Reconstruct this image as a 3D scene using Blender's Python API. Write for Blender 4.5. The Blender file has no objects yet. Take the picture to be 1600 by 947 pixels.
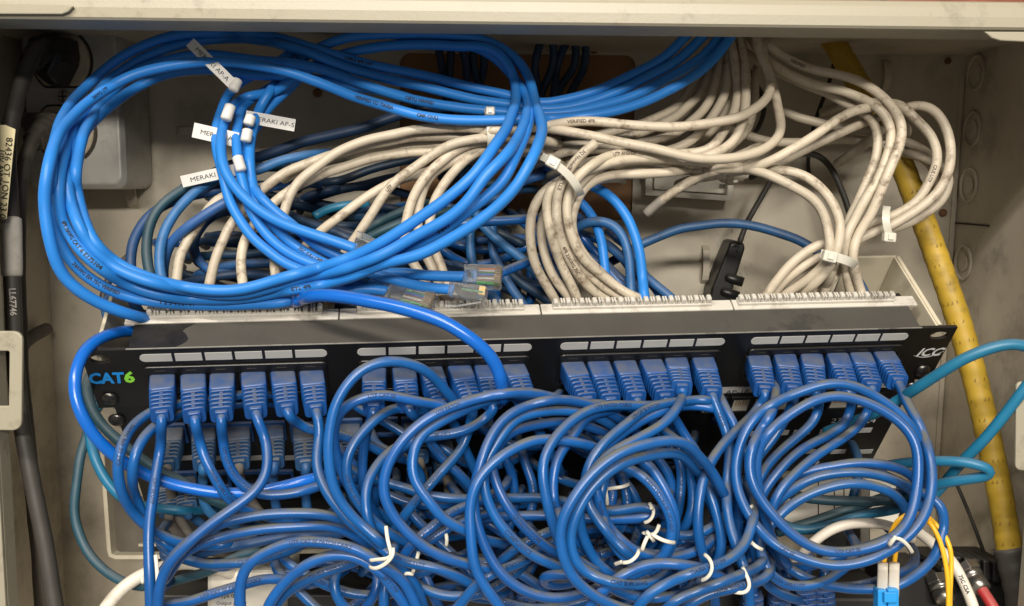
import bpy, bmesh, math, random
import numpy as np
from mathutils import Vector, Matrix, kdtree

random.seed(7); np.random.seed(7)
S = bpy.context.scene
C = S.collection
R = math.radians

# ------------------------------------------------------------------ camera
FPX = 1500.0                     # focal length in photo pixels (photo 1600 px wide)
PITCH = R(7.0)
cam_d = bpy.data.cameras.new("camera"); cam = bpy.data.objects.new("camera", cam_d); C.objects.link(cam)
cam_d.sensor_width = 36.0; cam_d.lens = 36.0 * FPX / 1600.0
cam_d.clip_start = 0.01; cam_d.clip_end = 50
cam.location = (0, 0, 0); cam.rotation_euler = (math.pi / 2 - PITCH, 0, 0)
S.camera = cam

# ------------------------------------------------------------------ world + lamps (a ceiling tube and an added fill lamp)
w = bpy.data.worlds.new("World"); S.world = w; w.use_nodes = True
w.node_tree.nodes["Background"].inputs[0].default_value = (1.0, 0.93, 0.83, 1)
w.node_tree.nodes["Background"].inputs[1].default_value = 0.28
def lamp(name, loc, target, sx, sy, power, col):
    l = bpy.data.lights.new(name, 'AREA'); l.shape = 'RECTANGLE'; l.size = sx; l.size_y = sy
    l.energy = power; l.color = col
    o = bpy.data.objects.new(name, l); C.objects.link(o); o.location = loc
    o.rotation_euler = (Vector(target) - Vector(loc)).to_track_quat('-Z', 'Y').to_euler()
    return o
lamp("tube_and_fill_lamp", (-0.30, -0.74, 1.04), (0, 0.5, -0.08), 1.2, 0.06, 35, (1.0, 0.93, 0.83))
lamp("tube_and_fill_lamp", (0.25, -2.4, 0.98), (0, 0.5, -0.05), 1.4, 0.16, 92, (1.0, 0.93, 0.83))  # unseen low fill lamp, added to brighten the back panel from the front
S.view_settings.view_transform = 'Standard'; S.view_settings.look = 'None'
S.view_settings.exposure = -0.12; S.view_settings.gamma = 1.0; S.view_settings.use_curve_mapping = False
S.cycles.max_bounces = 8; S.cycles.transparent_max_bounces = 12
try: S.cycles.use_denoising = True
except Exception: pass

# ------------------------------------------------------------------ pixel <-> world
FW = Vector((0, math.cos(PITCH), -math.sin(PITCH))); UP = Vector((0, math.sin(PITCH), math.cos(PITCH))); RT = Vector((1, 0, 0))
def ray(px, py): return FW + RT * ((px - 800) / FPX) - UP * ((py - 473.5) / FPX)
def W(px, py, d): return ray(px, py) * (d * 0.001)          # d: millimetres in front of the lens
def WP(px, py, Y):                                          # on the vertical plane y = Y (metres)
    r = ray(px, py); return r * (Y / r.y)
def cam2world(p): return RT * p[0] - UP * p[1] + FW * p[2]
BACK = 0.690

# ------------------------------------------------------------------ materials
def mat(name, col, rough=0.5, metal=0.0, spec=0.5, vary=0.0, vscale=40.0, dust=0.0, dustcol=(0.30, 0.27, 0.235),
        stain=None, stainscale=30.0, stainamt=0.0, stain_lo=0.5, stain_hi=0.68, bump=0.0, bumpscale=300.0, rnd=0.0, trans=0.0, alpha=1.0, dust_lo=0.25, dust_hi=0.95):
    m = bpy.data.materials.new(name); m.use_nodes = True
    nt = m.node_tree; N = nt.nodes; L = nt.links
    b = N["Principled BSDF"]
    b.inputs["Roughness"].default_value = rough; b.inputs["Metallic"].default_value = metal
    b.inputs["Specular IOR Level"].default_value = spec
    if trans: b.inputs["Transmission Weight"].default_value = trans; b.inputs["IOR"].default_value = 1.22
    geo = N.new("ShaderNodeNewGeometry")
    def noise(scale, detail=4.0, rough_=0.6):
        n = N.new("ShaderNodeTexNoise"); n.inputs["Scale"].default_value = scale; n.inputs["Detail"].default_value = detail
        n.inputs["Roughness"].default_value = rough_; L.new(geo.outputs["Position"], n.inputs["Vector"]); return n.outputs[0]
    def mix(fac, a, bcol):
        x = N.new("ShaderNodeMix"); x.data_type = 'RGBA'
        if isinstance(fac, float): x.inputs[0].default_value = fac
        else: L.new(fac, x.inputs[0])
        for sock, v in ((x.inputs[6], a), (x.inputs[7], bcol)):
            if isinstance(v, tuple): sock.default_value = (*v, 1)
            else: L.new(v, sock)
        return x.outputs[2]
    def rng(v, lo, hi, a=0.0, c=1.0):
        r = N.new("ShaderNodeMapRange"); r.inputs[1].default_value = lo; r.inputs[2].default_value = hi
        r.inputs[3].default_value = a; r.inputs[4].default_value = c; L.new(v, r.inputs[0]); return r.outputs[0]
    def mul(a, v):
        x = N.new("ShaderNodeMath"); x.operation = 'MULTIPLY'; L.new(a, x.inputs[0])
        if isinstance(v, float): x.inputs[1].default_value = v
        else: L.new(v, x.inputs[1])
        return x.outputs[0]
    cur = tuple(col)
    if rnd:
        oi = N.new("ShaderNodeObjectInfo")
        hs = N.new("ShaderNodeHueSaturation"); hs.inputs["Color"].default_value = (*col, 1)
        L.new(rng(oi.outputs["Random"], 0, 1, 1 - rnd, 1 + rnd), hs.inputs["Value"])
        x = mul(oi.outputs["Random"], 7.31); f = N.new("ShaderNodeMath"); f.operation = 'FRACT'; L.new(x, f.inputs[0])
        L.new(rng(f.outputs[0], 0, 1, 0.5 - rnd * 0.02, 0.5 + rnd * 0.03), hs.inputs["Hue"])
        cur = hs.outputs[0]
    if vary:
        f = rng(noise(vscale), 0.3, 0.7, 0.0, vary)
        cur = mix(f, cur, tuple(c * 0.45 for c in col))
    if stain:
        f = mul(mul(rng(noise(stainscale, 6.0, 0.7), stain_lo, stain_hi), rng(noise(stainscale * 0.13, 2.0), 0.40, 0.60, 0.12, 1.15)), float(stainamt))
        cur = mix(f, cur, stain)
    if dust:
        sx = N.new("ShaderNodeSeparateXYZ"); L.new(geo.outputs["Normal"], sx.inputs[0])
        f = rng(sx.outputs[2], dust_lo, dust_hi)
        f = mul(mul(f, rng(noise(90.0, 3.0), 0.3, 0.62, 0.35, 1.0)), float(dust))
        cur = mix(f, cur, dustcol)
        rr = rng(f, 0, 1, rough, 0.9); L.new(rr, b.inputs["Roughness"])
    if isinstance(cur, tuple): b.inputs["Base Color"].default_value = (*cur, 1)
    else: L.new(cur, b.inputs["Base Color"])
    if bump:
        bp = N.new("ShaderNodeBump"); bp.inputs["Strength"].default_value = bump; bp.inputs["Distance"].default_value = 0.0004
        L.new(noise(bumpscale, 3.0), bp.inputs["Height"]); L.new(bp.outputs[0], b.inputs["Normal"])
    return m
M = {}
M['paint'] = mat("cabinet_paint", (0.56, 0.50, 0.37), 0.45, stain=(0.20, 0.16, 0.11), stainscale=22, stainamt=0.55, stain_lo=0.52, stain_hi=0.75, bump=0.25, bumpscale=500)
M['lip'] = mat("cabinet_lip_paint", (0.33, 0.30, 0.225), 0.4, stain=(0.11, 0.085, 0.06), stainscale=85, stainamt=0.42, stain_lo=0.53, stain_hi=0.70, bump=0.2, bumpscale=700)
M['wall_in'] = mat("cabinet_back_paint", (0.60, 0.54, 0.43), 0.5, stain=(0.17, 0.145, 0.11), stainscale=26, stainamt=0.5, stain_lo=0.50, stain_hi=0.70, bump=0.3, bumpscale=300, vary=0.45, vscale=13)
M['bracket'] = mat("bracket_paint", (0.60, 0.54, 0.41), 0.45, stain=(0.18, 0.15, 0.11), stainscale=30, stainamt=0.5)
M['brick'] = mat("brick", (0.26, 0.085, 0.045), 0.85, vary=0.7, vscale=60, bump=0.6, bumpscale=200)
M['mortar'] = mat("mortar", (0.20, 0.17, 0.15), 0.95, vary=0.6, vscale=80, bump=0.6, bumpscale=250)
M['wood'] = mat("plywood", (0.36, 0.185, 0.075), 0.7, vary=0.6, vscale=25, bump=0.3, bumpscale=120)
M['galv'] = mat("galvanised_steel", (0.60, 0.585, 0.54), 0.4, metal=0.15, vary=0.5, vscale=25, stain=(0.10, 0.09, 0.08), stainscale=14, stainamt=0.55)
M['socket'] = mat("socket_plastic", (0.56, 0.48, 0.35), 0.5, stain=(0.1, 0.08, 0.06), stainscale=40, stainamt=0.5)
M['blk'] = mat("black_plastic", (0.012, 0.012, 0.012), 0.38, dust=0.20, dustcol=(0.2, 0.18, 0.155))
M['blk_rubber'] = mat("black_rubber", (0.052, 0.047, 0.041), 0.55, dust=0.3, vary=0.3)
M['grey_rubber'] = mat("grey_brown_rubber", (0.085, 0.073, 0.058), 0.6, dust=0.25, vary=0.4)
M['panel'] = mat("panel_black_enamel", (0.006, 0.006, 0.0065), 0.36, dust=0.14, dustcol=(0.16, 0.14, 0.12), dust_lo=0.1, dust_hi=1.2)
M['panel_top'] = mat("panel_top_dusty", (0.058, 0.053, 0.045), 0.85, stain=(0.012, 0.0115, 0.011), stainscale=17, stainamt=0.9, stain_lo=0.575, stain_hi=0.64, bump=0.3, bumpscale=900, vary=0.25, vscale=60)
M['comb'] = mat("connector_block_plastic", (0.56, 0.53, 0.47), 0.4, stain=(0.14, 0.11, 0.08), stainscale=110, stainamt=0.7, stain_lo=0.5, stain_hi=0.72)
M['window'] = mat("label_window_paper", (0.44, 0.435, 0.42), 0.5, stain=(0.2, 0.28, 0.26), stainscale=120, stainamt=0.25)
M['steel'] = mat("screw_steel", (0.10, 0.095, 0.09), 0.3, metal=0.9)
M['steel_bright'] = mat("bright_steel", (0.55, 0.53, 0.50), 0.3, metal=0.9)
M['patch'] = mat("patch_cord_blue", (0.008, 0.094, 0.325), 0.29, spec=0.45, dust=1.0, rnd=0.14, vary=0.35, vscale=70, dustcol=(0.118, 0.122, 0.112), dust_lo=0.38, dust_hi=0.80)
M['patch_glossy'] = mat("patch_cord_bright_blue", (0.005, 0.115, 0.50), 0.25, spec=0.5, dust=0.35, rnd=0.04, dustcol=(0.2, 0.19, 0.19), dust_lo=0.7)
M['plug'] = mat("plug_boot_blue", (0.008, 0.066, 0.25), 0.34, dust=0.8, dustcol=(0.095, 0.105, 0.125), rnd=0.06, dust_lo=0.35, dust_hi=0.85)
M['plug_old'] = mat("plug_boot_dusty", (0.022, 0.085, 0.21), 0.5, dust=0.72, dustcol=(0.20, 0.185, 0.16), rnd=0.15, dust_lo=-0.2, dust_hi=0.6, vary=0.5)
M['jack'] = mat("jack_blue", (0.015, 0.08, 0.26), 0.45, dust=0.4)
M['coil'] = mat("coil_cable_sky_blue", (0.020, 0.195, 0.60), 0.42, spec=0.35, rnd=0.04, vary=0.12, vscale=30, dust=0.12, dust_lo=0.5, stain=(0.02, 0.05, 0.12), stainscale=120, stainamt=0.35, stain_lo=0.6, stain_hi=0.75)
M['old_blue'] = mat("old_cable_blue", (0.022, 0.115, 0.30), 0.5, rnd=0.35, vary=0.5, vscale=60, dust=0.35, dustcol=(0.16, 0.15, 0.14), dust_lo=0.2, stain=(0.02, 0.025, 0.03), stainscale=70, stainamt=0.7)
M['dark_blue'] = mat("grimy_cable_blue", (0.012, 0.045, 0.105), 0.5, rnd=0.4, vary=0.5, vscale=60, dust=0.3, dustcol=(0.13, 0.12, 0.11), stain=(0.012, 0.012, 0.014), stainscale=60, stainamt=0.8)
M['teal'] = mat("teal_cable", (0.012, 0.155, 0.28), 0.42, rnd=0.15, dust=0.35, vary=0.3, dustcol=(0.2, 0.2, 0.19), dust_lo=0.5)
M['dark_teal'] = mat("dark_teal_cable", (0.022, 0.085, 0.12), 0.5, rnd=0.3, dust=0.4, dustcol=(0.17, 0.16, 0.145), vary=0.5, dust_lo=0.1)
M['white'] = mat("old_white_cable", (0.50, 0.435, 0.335), 0.5, rnd=0.10, vary=0.15, vscale=45, stain=(0.13, 0.085, 0.05), stainscale=150, stainamt=0.85, stain_lo=0.50, stain_hi=0.68, bump=0.15, bumpscale=600)
M['white_clean'] = mat("white_cable", (0.72, 0.66, 0.56), 0.45, rnd=0.05, stain=(0.25, 0.2, 0.14), stainscale=60, stainamt=0.4)
M['grey_cable'] = mat("dusty_grey_cable", (0.19, 0.17, 0.145), 0.75, rnd=0.2, vary=0.4)
M['yellow'] = mat("yellow_jacket", (0.48, 0.31, 0.028), 0.55, vary=0.5, vscale=35, stain=(0.07, 0.05, 0.02), stainscale=45, stainamt=0.85, stain_lo=0.53, stain_hi=0.72)
M['fibre'] = mat("yellow_fibre", (0.85, 0.45, 0.02), 0.35)
M['red'] = mat("red_cable", (0.42, 0.03, 0.03), 0.45, dust=0.3)
M['tie'] = mat("nylon_tie", (0.56, 0.54, 0.46), 0.3, spec=0.5)
M['twist'] = mat("white_twist_tie", (0.66, 0.63, 0.53), 0.45)
M['paper'] = mat("white_label_paper", (0.60, 0.59, 0.56), 0.55, stain=(0.4, 0.37, 0.32), stainscale=60, stainamt=0.5)
M['cream_paper'] = mat("yellowed_label", (0.78, 0.69, 0.42), 0.55, stain=(0.30, 0.2, 0.1), stainscale=50, stainamt=0.6)
M['wtape'] = mat("worn_white_tape", (0.48, 0.45, 0.40), 0.65, stain=(0.12, 0.1, 0.08), stainscale=45, stainamt=0.6)
M['ink'] = mat("black_ink", (0.010, 0.010, 0.012), 0.6)
M['ink_blue'] = mat("navy_ink", (0.006, 0.03, 0.10), 0.6)
M['ink_brown'] = mat("brown_ink", (0.09, 0.06, 0.04), 0.6)
M['logo_blue'] = mat("logo_blue", (0.01, 0.25, 0.70), 0.5)
M['logo_green'] = mat("logo_green", (0.25, 0.68, 0.06), 0.5)
M['silver'] = mat("silver_ink", (0.62, 0.62, 0.62), 0.4)
M['clear'] = mat("clear_plastic", (0.92, 0.95, 0.97), 0.08, trans=0.92)
M['gold'] = mat("gold_contact", (0.75, 0.50, 0.18), 0.3, metal=0.9)
for k, c in (('w_orange', (0.62, 0.16, 0.03)), ('w_blue', (0.02, 0.12, 0.55)), ('w_green', (0.03, 0.25, 0.06)), ('w_brown', (0.16, 0.07, 0.03)), ('w_white', (0.75, 0.72, 0.66))):
    M[k] = mat("wire_" + k[2:], c, 0.4)
M['lc_blue'] = mat("fibre_connector_blue", (0.02, 0.28, 0.68), 0.35)
M['chrome'] = mat("coax_metal", (0.40, 0.37, 0.33), 0.3, metal=0.9, vary=0.3)
M['dark_gear'] = mat("dark_equipment", (0.016, 0.015, 0.014), 0.5, dust=0.4, dustcol=(0.08, 0.07, 0.06), dust_lo=0.2, vary=0.4)
M['whitebox'] = mat("white_plastic", (0.66, 0.62, 0.53), 0.5, stain=(0.25, 0.2, 0.15), stainscale=25, stainamt=0.5)
M['dark_mark'] = mat("dark_grime", (0.05, 0.04, 0.03), 0.8)
M['ydash'] = mat("faded_dash_ink", (0.22, 0.14, 0.02), 0.7)
M['void'] = mat("matt_black_backing", (0.006, 0.006, 0.006), 0.6)
M['worn_highlight'] = mat("worn_panel_highlight", (0.20, 0.19, 0.17), 0.4, stain=(0.02, 0.02, 0.02), stainscale=60, stainamt=0.8)  # worn edge grey, lightened to paint in the edge highlight
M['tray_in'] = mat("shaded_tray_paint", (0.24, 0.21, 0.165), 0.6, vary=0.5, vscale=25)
M['rust'] = mat("rusty_bolt", (0.20, 0.10, 0.045), 0.75, vary=0.6, vscale=200)

# ------------------------------------------------------------------ mesh helpers
class MB:
    def __init__(s): s.v = []; s.f = []; s.mi = []
    def add(s, vs, fs, mi=0):
        o = len(s.v); s.v += [tuple(v) for v in vs]; s.f += [tuple(i + o for i in f) for f in fs]; s.mi += [mi] * len(fs)
    def box(s, a, b, mi=0, mx=None):
        (x0, y0, z0), (x1, y1, z1) = a, b
        vs = [(x, y, z) for z in (z0, z1) for y in (y0, y1) for x in (x0, x1)]
        if mx is not None: vs = [mx @ Vector(v) for v in vs]
        s.add(vs, [(0, 2, 3, 1), (4, 5, 7, 6), (0, 1, 5, 4), (2, 6, 7, 3), (0, 4, 6, 2), (1, 3, 7, 5)], mi)
    def loft(s, rings, mi=0, caps=True):
        n = len(rings[0]); vs = [p for r in rings for p in r]; fs = []
        for k in range(len(rings) - 1):
            for i in range(n):
                j = (i + 1) % n; fs.append((k * n + i, k * n + j, (k + 1) * n + j, (k + 1) * n + i))
        if caps: fs += [tuple(range(n - 1, -1, -1)), tuple((len(rings) - 1) * n + i for i in range(n))]
        s.add(vs, fs, mi)
    def prism(s, poly, z0, z1, mi=0, mx=None, cham=0.0):
        n = len(poly); rings = []
        if cham:
            cx = sum(p[0] for p in poly) / n; cy = sum(p[1] for p in poly) / n
            def ins(p):
                d = math.hypot(p[0] - cx, p[1] - cy) or 1; k = max(0, 1 - cham / d); return (cx + (p[0] - cx) * k, cy + (p[1] - cy) * k)
            q = [ins(p) for p in poly]
            hs = cham if z1 > z0 else -cham
            rings = [[(x, y, z0) for x, y in poly], [(x, y, z1 - hs) for x, y in poly], [(x, y, z1) for x, y in q]]
        else: rings = [[(x, y, z) for x, y in poly] for z in (z0, z1)]
        if mx is not None: rings = [[mx @ Vector(p) for p in r] for r in rings]
        s.loft(rings, mi)
    def frame(s, outer, inner, z0, z1, mx=None, mi=0):      # plate with a hole; outer and inner have the same count
        n = len(outer); vs = [(x, y, z) for z in (z0, z1) for pl in (outer, inner) for x, y in pl]
        if mx is not None: vs = [mx @ Vector(v) for v in vs]
        fs = []
        for i in range(n):
            j = (i + 1) % n
            fs += [(i, n + i, n + j, j), (2 * n + i, 2 * n + j, 3 * n + j, 3 * n + i), (i, j, 2 * n + j, 2 * n + i), (n + i, 3 * n + i, 3 * n + j, n + j)]
        s.add(vs, fs, mi)
    def build(s, name, mats, parent=None, smooth=False, bevel=0.0, mx=None, link=True):
        me = bpy.data.meshes.new(name); me.from_pydata(s.v, [], s.f)
        ms = mats if isinstance(mats, (list, tuple)) else [mats]
        for m in ms: me.materials.append(m)
        if len(ms) > 1: me.polygons.foreach_set("material_index", s.mi)
        bm = bmesh.new(); bm.from_mesh(me); bmesh.ops.recalc_face_normals(bm, faces=bm.faces); bm.to_mesh(me); bm.free()
        if smooth: me.polygons.foreach_set("use_smooth", [True] * len(me.polygons))
        o = bpy.data.objects.new(name, me); C.objects.link(o)
        if mx is not None: o.matrix_world = mx
        if parent is not None: o.parent = parent
        if bevel:
            b = o.modifiers.new("bevel", 'BEVEL'); b.width = bevel; b.segments = 2; b.limit_method = 'ANGLE'; b.harden_normals = False
        return o
def tag(o, label, cat, group=None, kind=None):
    if kind: o['kind'] = kind
    if label: o['label'] = label
    if cat: o['category'] = cat
    if group: o['group'] = group
    return o
def empty(name, mx=None, label=None, cat=None, group=None):
    o = bpy.data.objects.new(name, None); C.objects.link(o); o.empty_display_size = 0.01
    if mx is not None: o.matrix_world = mx
    return tag(o, label, cat, group)
def rrect(x0, y0, x1, y1, r, n=4):
    out = []
    for cx, cy, a in ((x1 - r, y1 - r, 0), (x0 + r, y1 - r, 90), (x0 + r, y0 + r, 180), (x1 - r, y0 + r, 270)):
        for k in range(n + 1):
            t = R(a + 90 * k / n); out.append((cx + r * math.cos(t), cy + r * math.sin(t)))
    return out
def circ(cx, cy, r, n=20, ry=None): return [(cx + r * math.cos(2 * math.pi * k / n), cy + (ry or r) * math.sin(2 * math.pi * k / n)) for k in range(n)]
def sell(w, h, p, n=16):                                   # superellipse section
    out = []
    for k in range(n):
        t = 2 * math.pi * (k + 0.5) / n; c, s_ = math.cos(t), math.sin(t)
        out.append((w * math.copysign(abs(c) ** (2 / p), c), h * math.copysign(abs(s_) ** (2 / p), s_)))
    return out
def fmx(origin, x, y):                                     # frame from an origin, an x axis and an approximate y axis
    x = Vector(x).normalized(); z = x.cross(Vector(y)).normalized(); y = z.cross(x)
    m = Matrix((x, y, z)).transposed().to_4x4(); m.translation = Vector(origin); return m
_glyph = {}
def glyphs(text, size, cuts=True, bold=0.0):
    key = (text, size, bold)
    if key in _glyph: return _glyph[key]
    fc = bpy.data.curves.new("letters", 'FONT'); fc.body = text; fc.size = size; fc.resolution_u = 2; fc.offset = bold
    fo = bpy.data.objects.new("letters", fc); C.objects.link(fo)
    dg = bpy.context.evaluated_depsgraph_get(); me = bpy.data.meshes.new_from_object(fo.evaluated_get(dg))
    bpy.data.objects.remove(fo); bpy.data.curves.remove(fc)
    bm = bmesh.new(); bm.from_mesh(me); bpy.data.meshes.remove(me)
    bmesh.ops.triangulate(bm, faces=bm.faces)
    if cuts:
        for k in range(1, 5):
            y = size * 0.72 * k / 5
            bmesh.ops.bisect_plane(bm, geom=bm.verts[:] + bm.edges[:] + bm.faces[:], plane_co=(0, y, 0), plane_no=(0, 1, 0))
        bmesh.ops.triangulate(bm, faces=bm.faces)
    bm.verts.index_update()
    vs = np.array([v.co[:2] for v in bm.verts]) if len(bm.verts) else np.zeros((0, 2)); fs = [tuple(v.index for v in f.verts) for f in bm.faces]; bm.free()
    _glyph[key] = (vs, fs); return vs, fs
def flat_text(text, size, m, parent, mx, name="lettering", squash=1.0, shear=0.0, centre=False, bold=0.0):
    vs, fs = glyphs(text, size, False, bold)
    if len(vs) == 0: return
    mb = MB(); ox = (vs[:, 0].max() / 2 if centre else 0)
    mb.add([mx @ Vector(((x - ox) * squash + shear * y, y, 0)) for x, y in vs], fs)
    return mb.build(name, m, parent)

# ------------------------------------------------------------------ SETTING: brick wall behind, then the steel cabinet
ROLL = Matrix.Rotation(R(0.62), 4, 'Y')
mb = MB(); mb.box((-1.5, BACK + 0.02, -1.2), (1.5, BACK + 0.12, 1.4))
wall = mb.build("wall", M['mortar']); wall['kind'] = 'structure'
bme = None
for row in range(2):
    for k in range(-3, 5):
        x0 = k * 0.122 + (0.061 if row else 0) + 0.02; z0 = 0.112 + row * 0.062
        if bme is None:
            b_ = MB(); b_.box((0, BACK + 0.008, 0), (0.112, BACK + 0.03, 0.052)); o = b_.build("brick", M['brick'], wall, bevel=0.002); bme = o.data
        else:
            o = bpy.data.objects.new("brick", bme); C.objects.link(o); o.parent = wall; bv = o.modifiers.new("bevel", 'BEVEL'); bv.width = 0.002; bv.segments = 2
        o.location = (x0, random.uniform(-.002, .002), z0)

cab = empty("steel_cabinet", ROLL, "open beige steel wall cabinet with a dirty back panel and a worn front lip", "cabinet")
XL, XR = -0.333, 0.318
ZT = WP(800, 38, 0.5).z            # lower edge of the top lip
LIPY = 0.5
# back panel with the rounded cut-out that shows the plywood
cu = [WP(622, 84, BACK), WP(988, 342, BACK)]
ix0, iz1 = cu[0].x, cu[0].z; ix1, iz0 = cu[1].x, cu[1].z
inner = rrect(ix0, iz0, ix1, iz1, 0.008, 4)
ox0, ox1, oz0, oz1 = XL, XR, -0.43, ZT + 0.0125
outer = []
for (x, z) in inner:
    cx, cz = (ix0 + ix1) / 2, (iz0 + iz1) / 2
    outer.append((ox1 if x > cx else ox0, oz1 if z > cz else oz0))
# distinct outer points: slide along the sides so every quad has area
n4 = len(inner) // 4; new = []
for q in range(4):
    cx_, cz_ = [(ox1, oz1), (ox0, oz1), (ox0, oz0), (ox1, oz0)][q]
    for k in range(n4):
        ix, iz = inner[q * n4 + k]; t = k / (n4 - 1)
        if q == 0: p = (ox1, iz + (oz1 - iz) * min(1, 2 * t)) if t < .5 else (ix + (ox1 - ix) * (2 - 2 * t), oz1)
        if q == 1: p = (ix + (ox0 - ix) * min(1, 2 * t), oz1) if t < .5 else (ox0, iz + (oz1 - iz) * (2 - 2 * t))
        if q == 2: p = (ox0, iz + (oz0 - iz) * min(1, 2 * t)) if t < .5 else (ix + (ox0 - ix) * (2 - 2 * t), oz0)
        if q == 3: p = (ix + (ox1 - ix) * min(1, 2 * t), oz0) if t < .5 else (ox1, iz + (oz0 - iz) * (2 - 2 * t))
        new.append(p)
XZ = Matrix(((1, 0, 0, 0), (0, 0, 1, 0), (0, 1, 0, 0), (0, 0, 0, 1)))       # (x, z, depth) -> world
mb = MB(); mb.frame(new, inner, BACK, BACK + 0.003, XZ); mb.build("back_panel", M['wall_in'], cab)
mb = MB(); mb.box((ix0 - 0.02, BACK + 0.004, iz0 - 0.02), (ix1 + 0.02, BACK + 0.007, iz1 + 0.01)); mb.build("plywood_backing", M['wood'], cab)
mb = MB(); mb.box((XL - 0.003, LIPY + 0.002, -0.43), (XL, BACK, ZT + 0.0125)); mb.build("side_panel", M['wall_in'], cab)
mb = MB(); mb.box((XR, LIPY + 0.002, -0.43), (XR + 0.003, BACK, ZT + 0.0125)); mb.build("side_panel", M['wall_in'], cab)
mb = MB(); mb.box((XL, LIPY + 0.034, ZT + 0.0125), (XR, BACK + 0.004, ZT + 0.0150)); mb.build("top_panel", M['wall_in'], cab)
mb = MB(); mb.box((XL, LIPY + 0.002, -0.434), (XR, BACK, -0.431)); mb.build("bottom_panel", M['wall_in'], cab)
mb = MB()
pr = [(LIPY, ZT + 0.0110), (LIPY - 0.0008, ZT + 0.006), (LIPY - 0.0006, ZT + 0.0012), (LIPY + 0.0006, ZT), (LIPY + 0.033, ZT), (LIPY + 0.033, ZT + 0.014), (LIPY + 0.004, ZT + 0.0145), (LIPY + 0.0012, ZT + 0.0135)]
mb.loft([[(x, y, z) for y, z in pr] for x in np.linspace(XL - 0.003, XR + 0.003, 40)]); mb.build("top_lip", M['lip'], cab)
for xa, xb in ((XL - 0.003, -0.2740), (0.2860, XR + 0.003)):
    mb = MB(); mb.box((xa, LIPY, -0.43), (xb, LIPY + 0.0025, ZT - 0.0005))
    xi = xb if xa < 0 else xa
    mb.box((xi - 0.0025 if xa < 0 else xi, LIPY + 0.0027, -0.43), (xi if xa < 0 else xi + 0.0025, LIPY + 0.014, ZT - 0.001))
    mb.build("side_lip", M['lip'], cab, bevel=0.0006)
def plate_px(name, outer_px, inner_px, Y, t, m, parent, bevel=0.0006):
    o_ = [WP(x, y, Y) for x, y in outer_px]; mb_ = MB()
    if inner_px:
        i_ = [WP(x, y, Y) for x, y in inner_px]; mb_.frame([(p.x, p.z) for p in o_], [(p.x, p.z) for p in i_], Y, Y + t, XZ)
    else: mb_.prism([(p.x, p.z) for p in o_], Y + t, Y, 0, XZ)
    return mb_.build(name, m, parent, bevel=bevel)
plate_px("latch_plate", rrect(-26, 526, 38, 681, 14, 4), rrect(-20, 557, 18, 643, 3, 4), LIPY - 0.004, 0.0022, M['lip'], cab)
plate_px("latch_plate", rrect(1592, 588, 1660, 727, 9, 4), rrect(1612, 620, 1650, 700, 3, 4), LIPY - 0.004, 0.0022, M['lip'], cab)
plate_px("hinge_tab", [(-40, 12), (104, 14), (112, 17), (104, 26), (94, 30), (-40, 31)], None, LIPY - 0.0035, 0.002, M['lip'], cab)
plate_px("hinge_tab", [(1536, 41), (1700, 40), (1700, 60), (1562, 55), (1548, 51)], None, LIPY - 0.0035, 0.002, M['lip'], cab)
# knock-outs on the right side wall
for py, hh in ((110, 32), (196, 30), (282, 34), (400, 33)):
    c = WP(1500, py, BACK); zc = c.z; yc = BACK - 0.0175
    mb = MB(); ring_o = circ(yc, zc, 0.0125, 24); ring_i = circ(yc, zc, 0.0108, 24)
    YZ = Matrix(((0, 0, 1, 0), (1, 0, 0, 0), (0, 1, 0, 0), (0, 0, 0, 1)))
    mb.frame(ring_o, ring_i, XR, XR - 0.0017, YZ); mb.prism(circ(yc, zc, 0.0062, 20), XR, XR - 0.0012, 0, YZ)
    mb.build("knockout", M['wall_in'], cab, bevel=0.0003)
# seams, lances and bolts on the back panel
def lance(px, py, wpx, hpx, Y=BACK):
    a = WP(px - wpx / 2, py + hpx / 2, Y); b = WP(px + wpx / 2, py - hpx / 2, Y); wv, hv = b.x - a.x, b.z - a.z
    mb_ = MB(); n = 9; rings = []
    for k in range(n):
        t = k / (n - 1); lift = 0.0085 * math.sin(math.pi * t) ** 0.45 if 0 < k < n - 1 else -0.0005
        if hv > wv: z = a.z + hv * t; rings.append([(a.x, Y - lift, z), (b.x, Y - lift, z), (b.x, Y - lift + 0.0016, z), (a.x, Y - lift + 0.0016, z)])
        else: x = a.x + wv * t; rings.append([(x, Y - lift, a.z), (x, Y - lift, b.z), (x, Y - lift + 0.0016, b.z), (x, Y - lift + 0.0016, a.z)])
    mb_.loft(rings); mb_.build("mounting_loop", M['wall_in'], cab, bevel=0.0003)
for a in ((211, 305, 14, 56), (1380, 112, 13, 52), (1102, 410, 12, 62), (300, 211, 52, 12), (300, 122, 60, 12), (1322, 560, 12, 60)): lance(*a)
for px, py, rr in ((495, 149, 7), (1473, 325, 6), (1478, 88, 5), (926, 76, 7)):
    c = WP(px, py, BACK); mb = MB(); mb.prism(circ(c.x, c.z, rr * .00046, 14), BACK - 0.0005, BACK - 0.003, 0, XZ, 0.0008); mb.build("bolt", M['rust'], cab, bevel=0.0003)
mb = MB(); a = WP(1496, 342, BACK); mb.box((XR - 0.001, BACK - 0.05, a.z), (XR - 0.0002, BACK - 0.001, a.z + 0.0012)); mb.build("seam", M['dark_mark'], cab)
mb = MB(); mb.box((XR - 0.004, BACK - 0.0016, -0.42), (XR - 0.001, BACK - 0.0002, ZT)); mb.build("corner_weld", M['wall_in'], cab)

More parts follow.
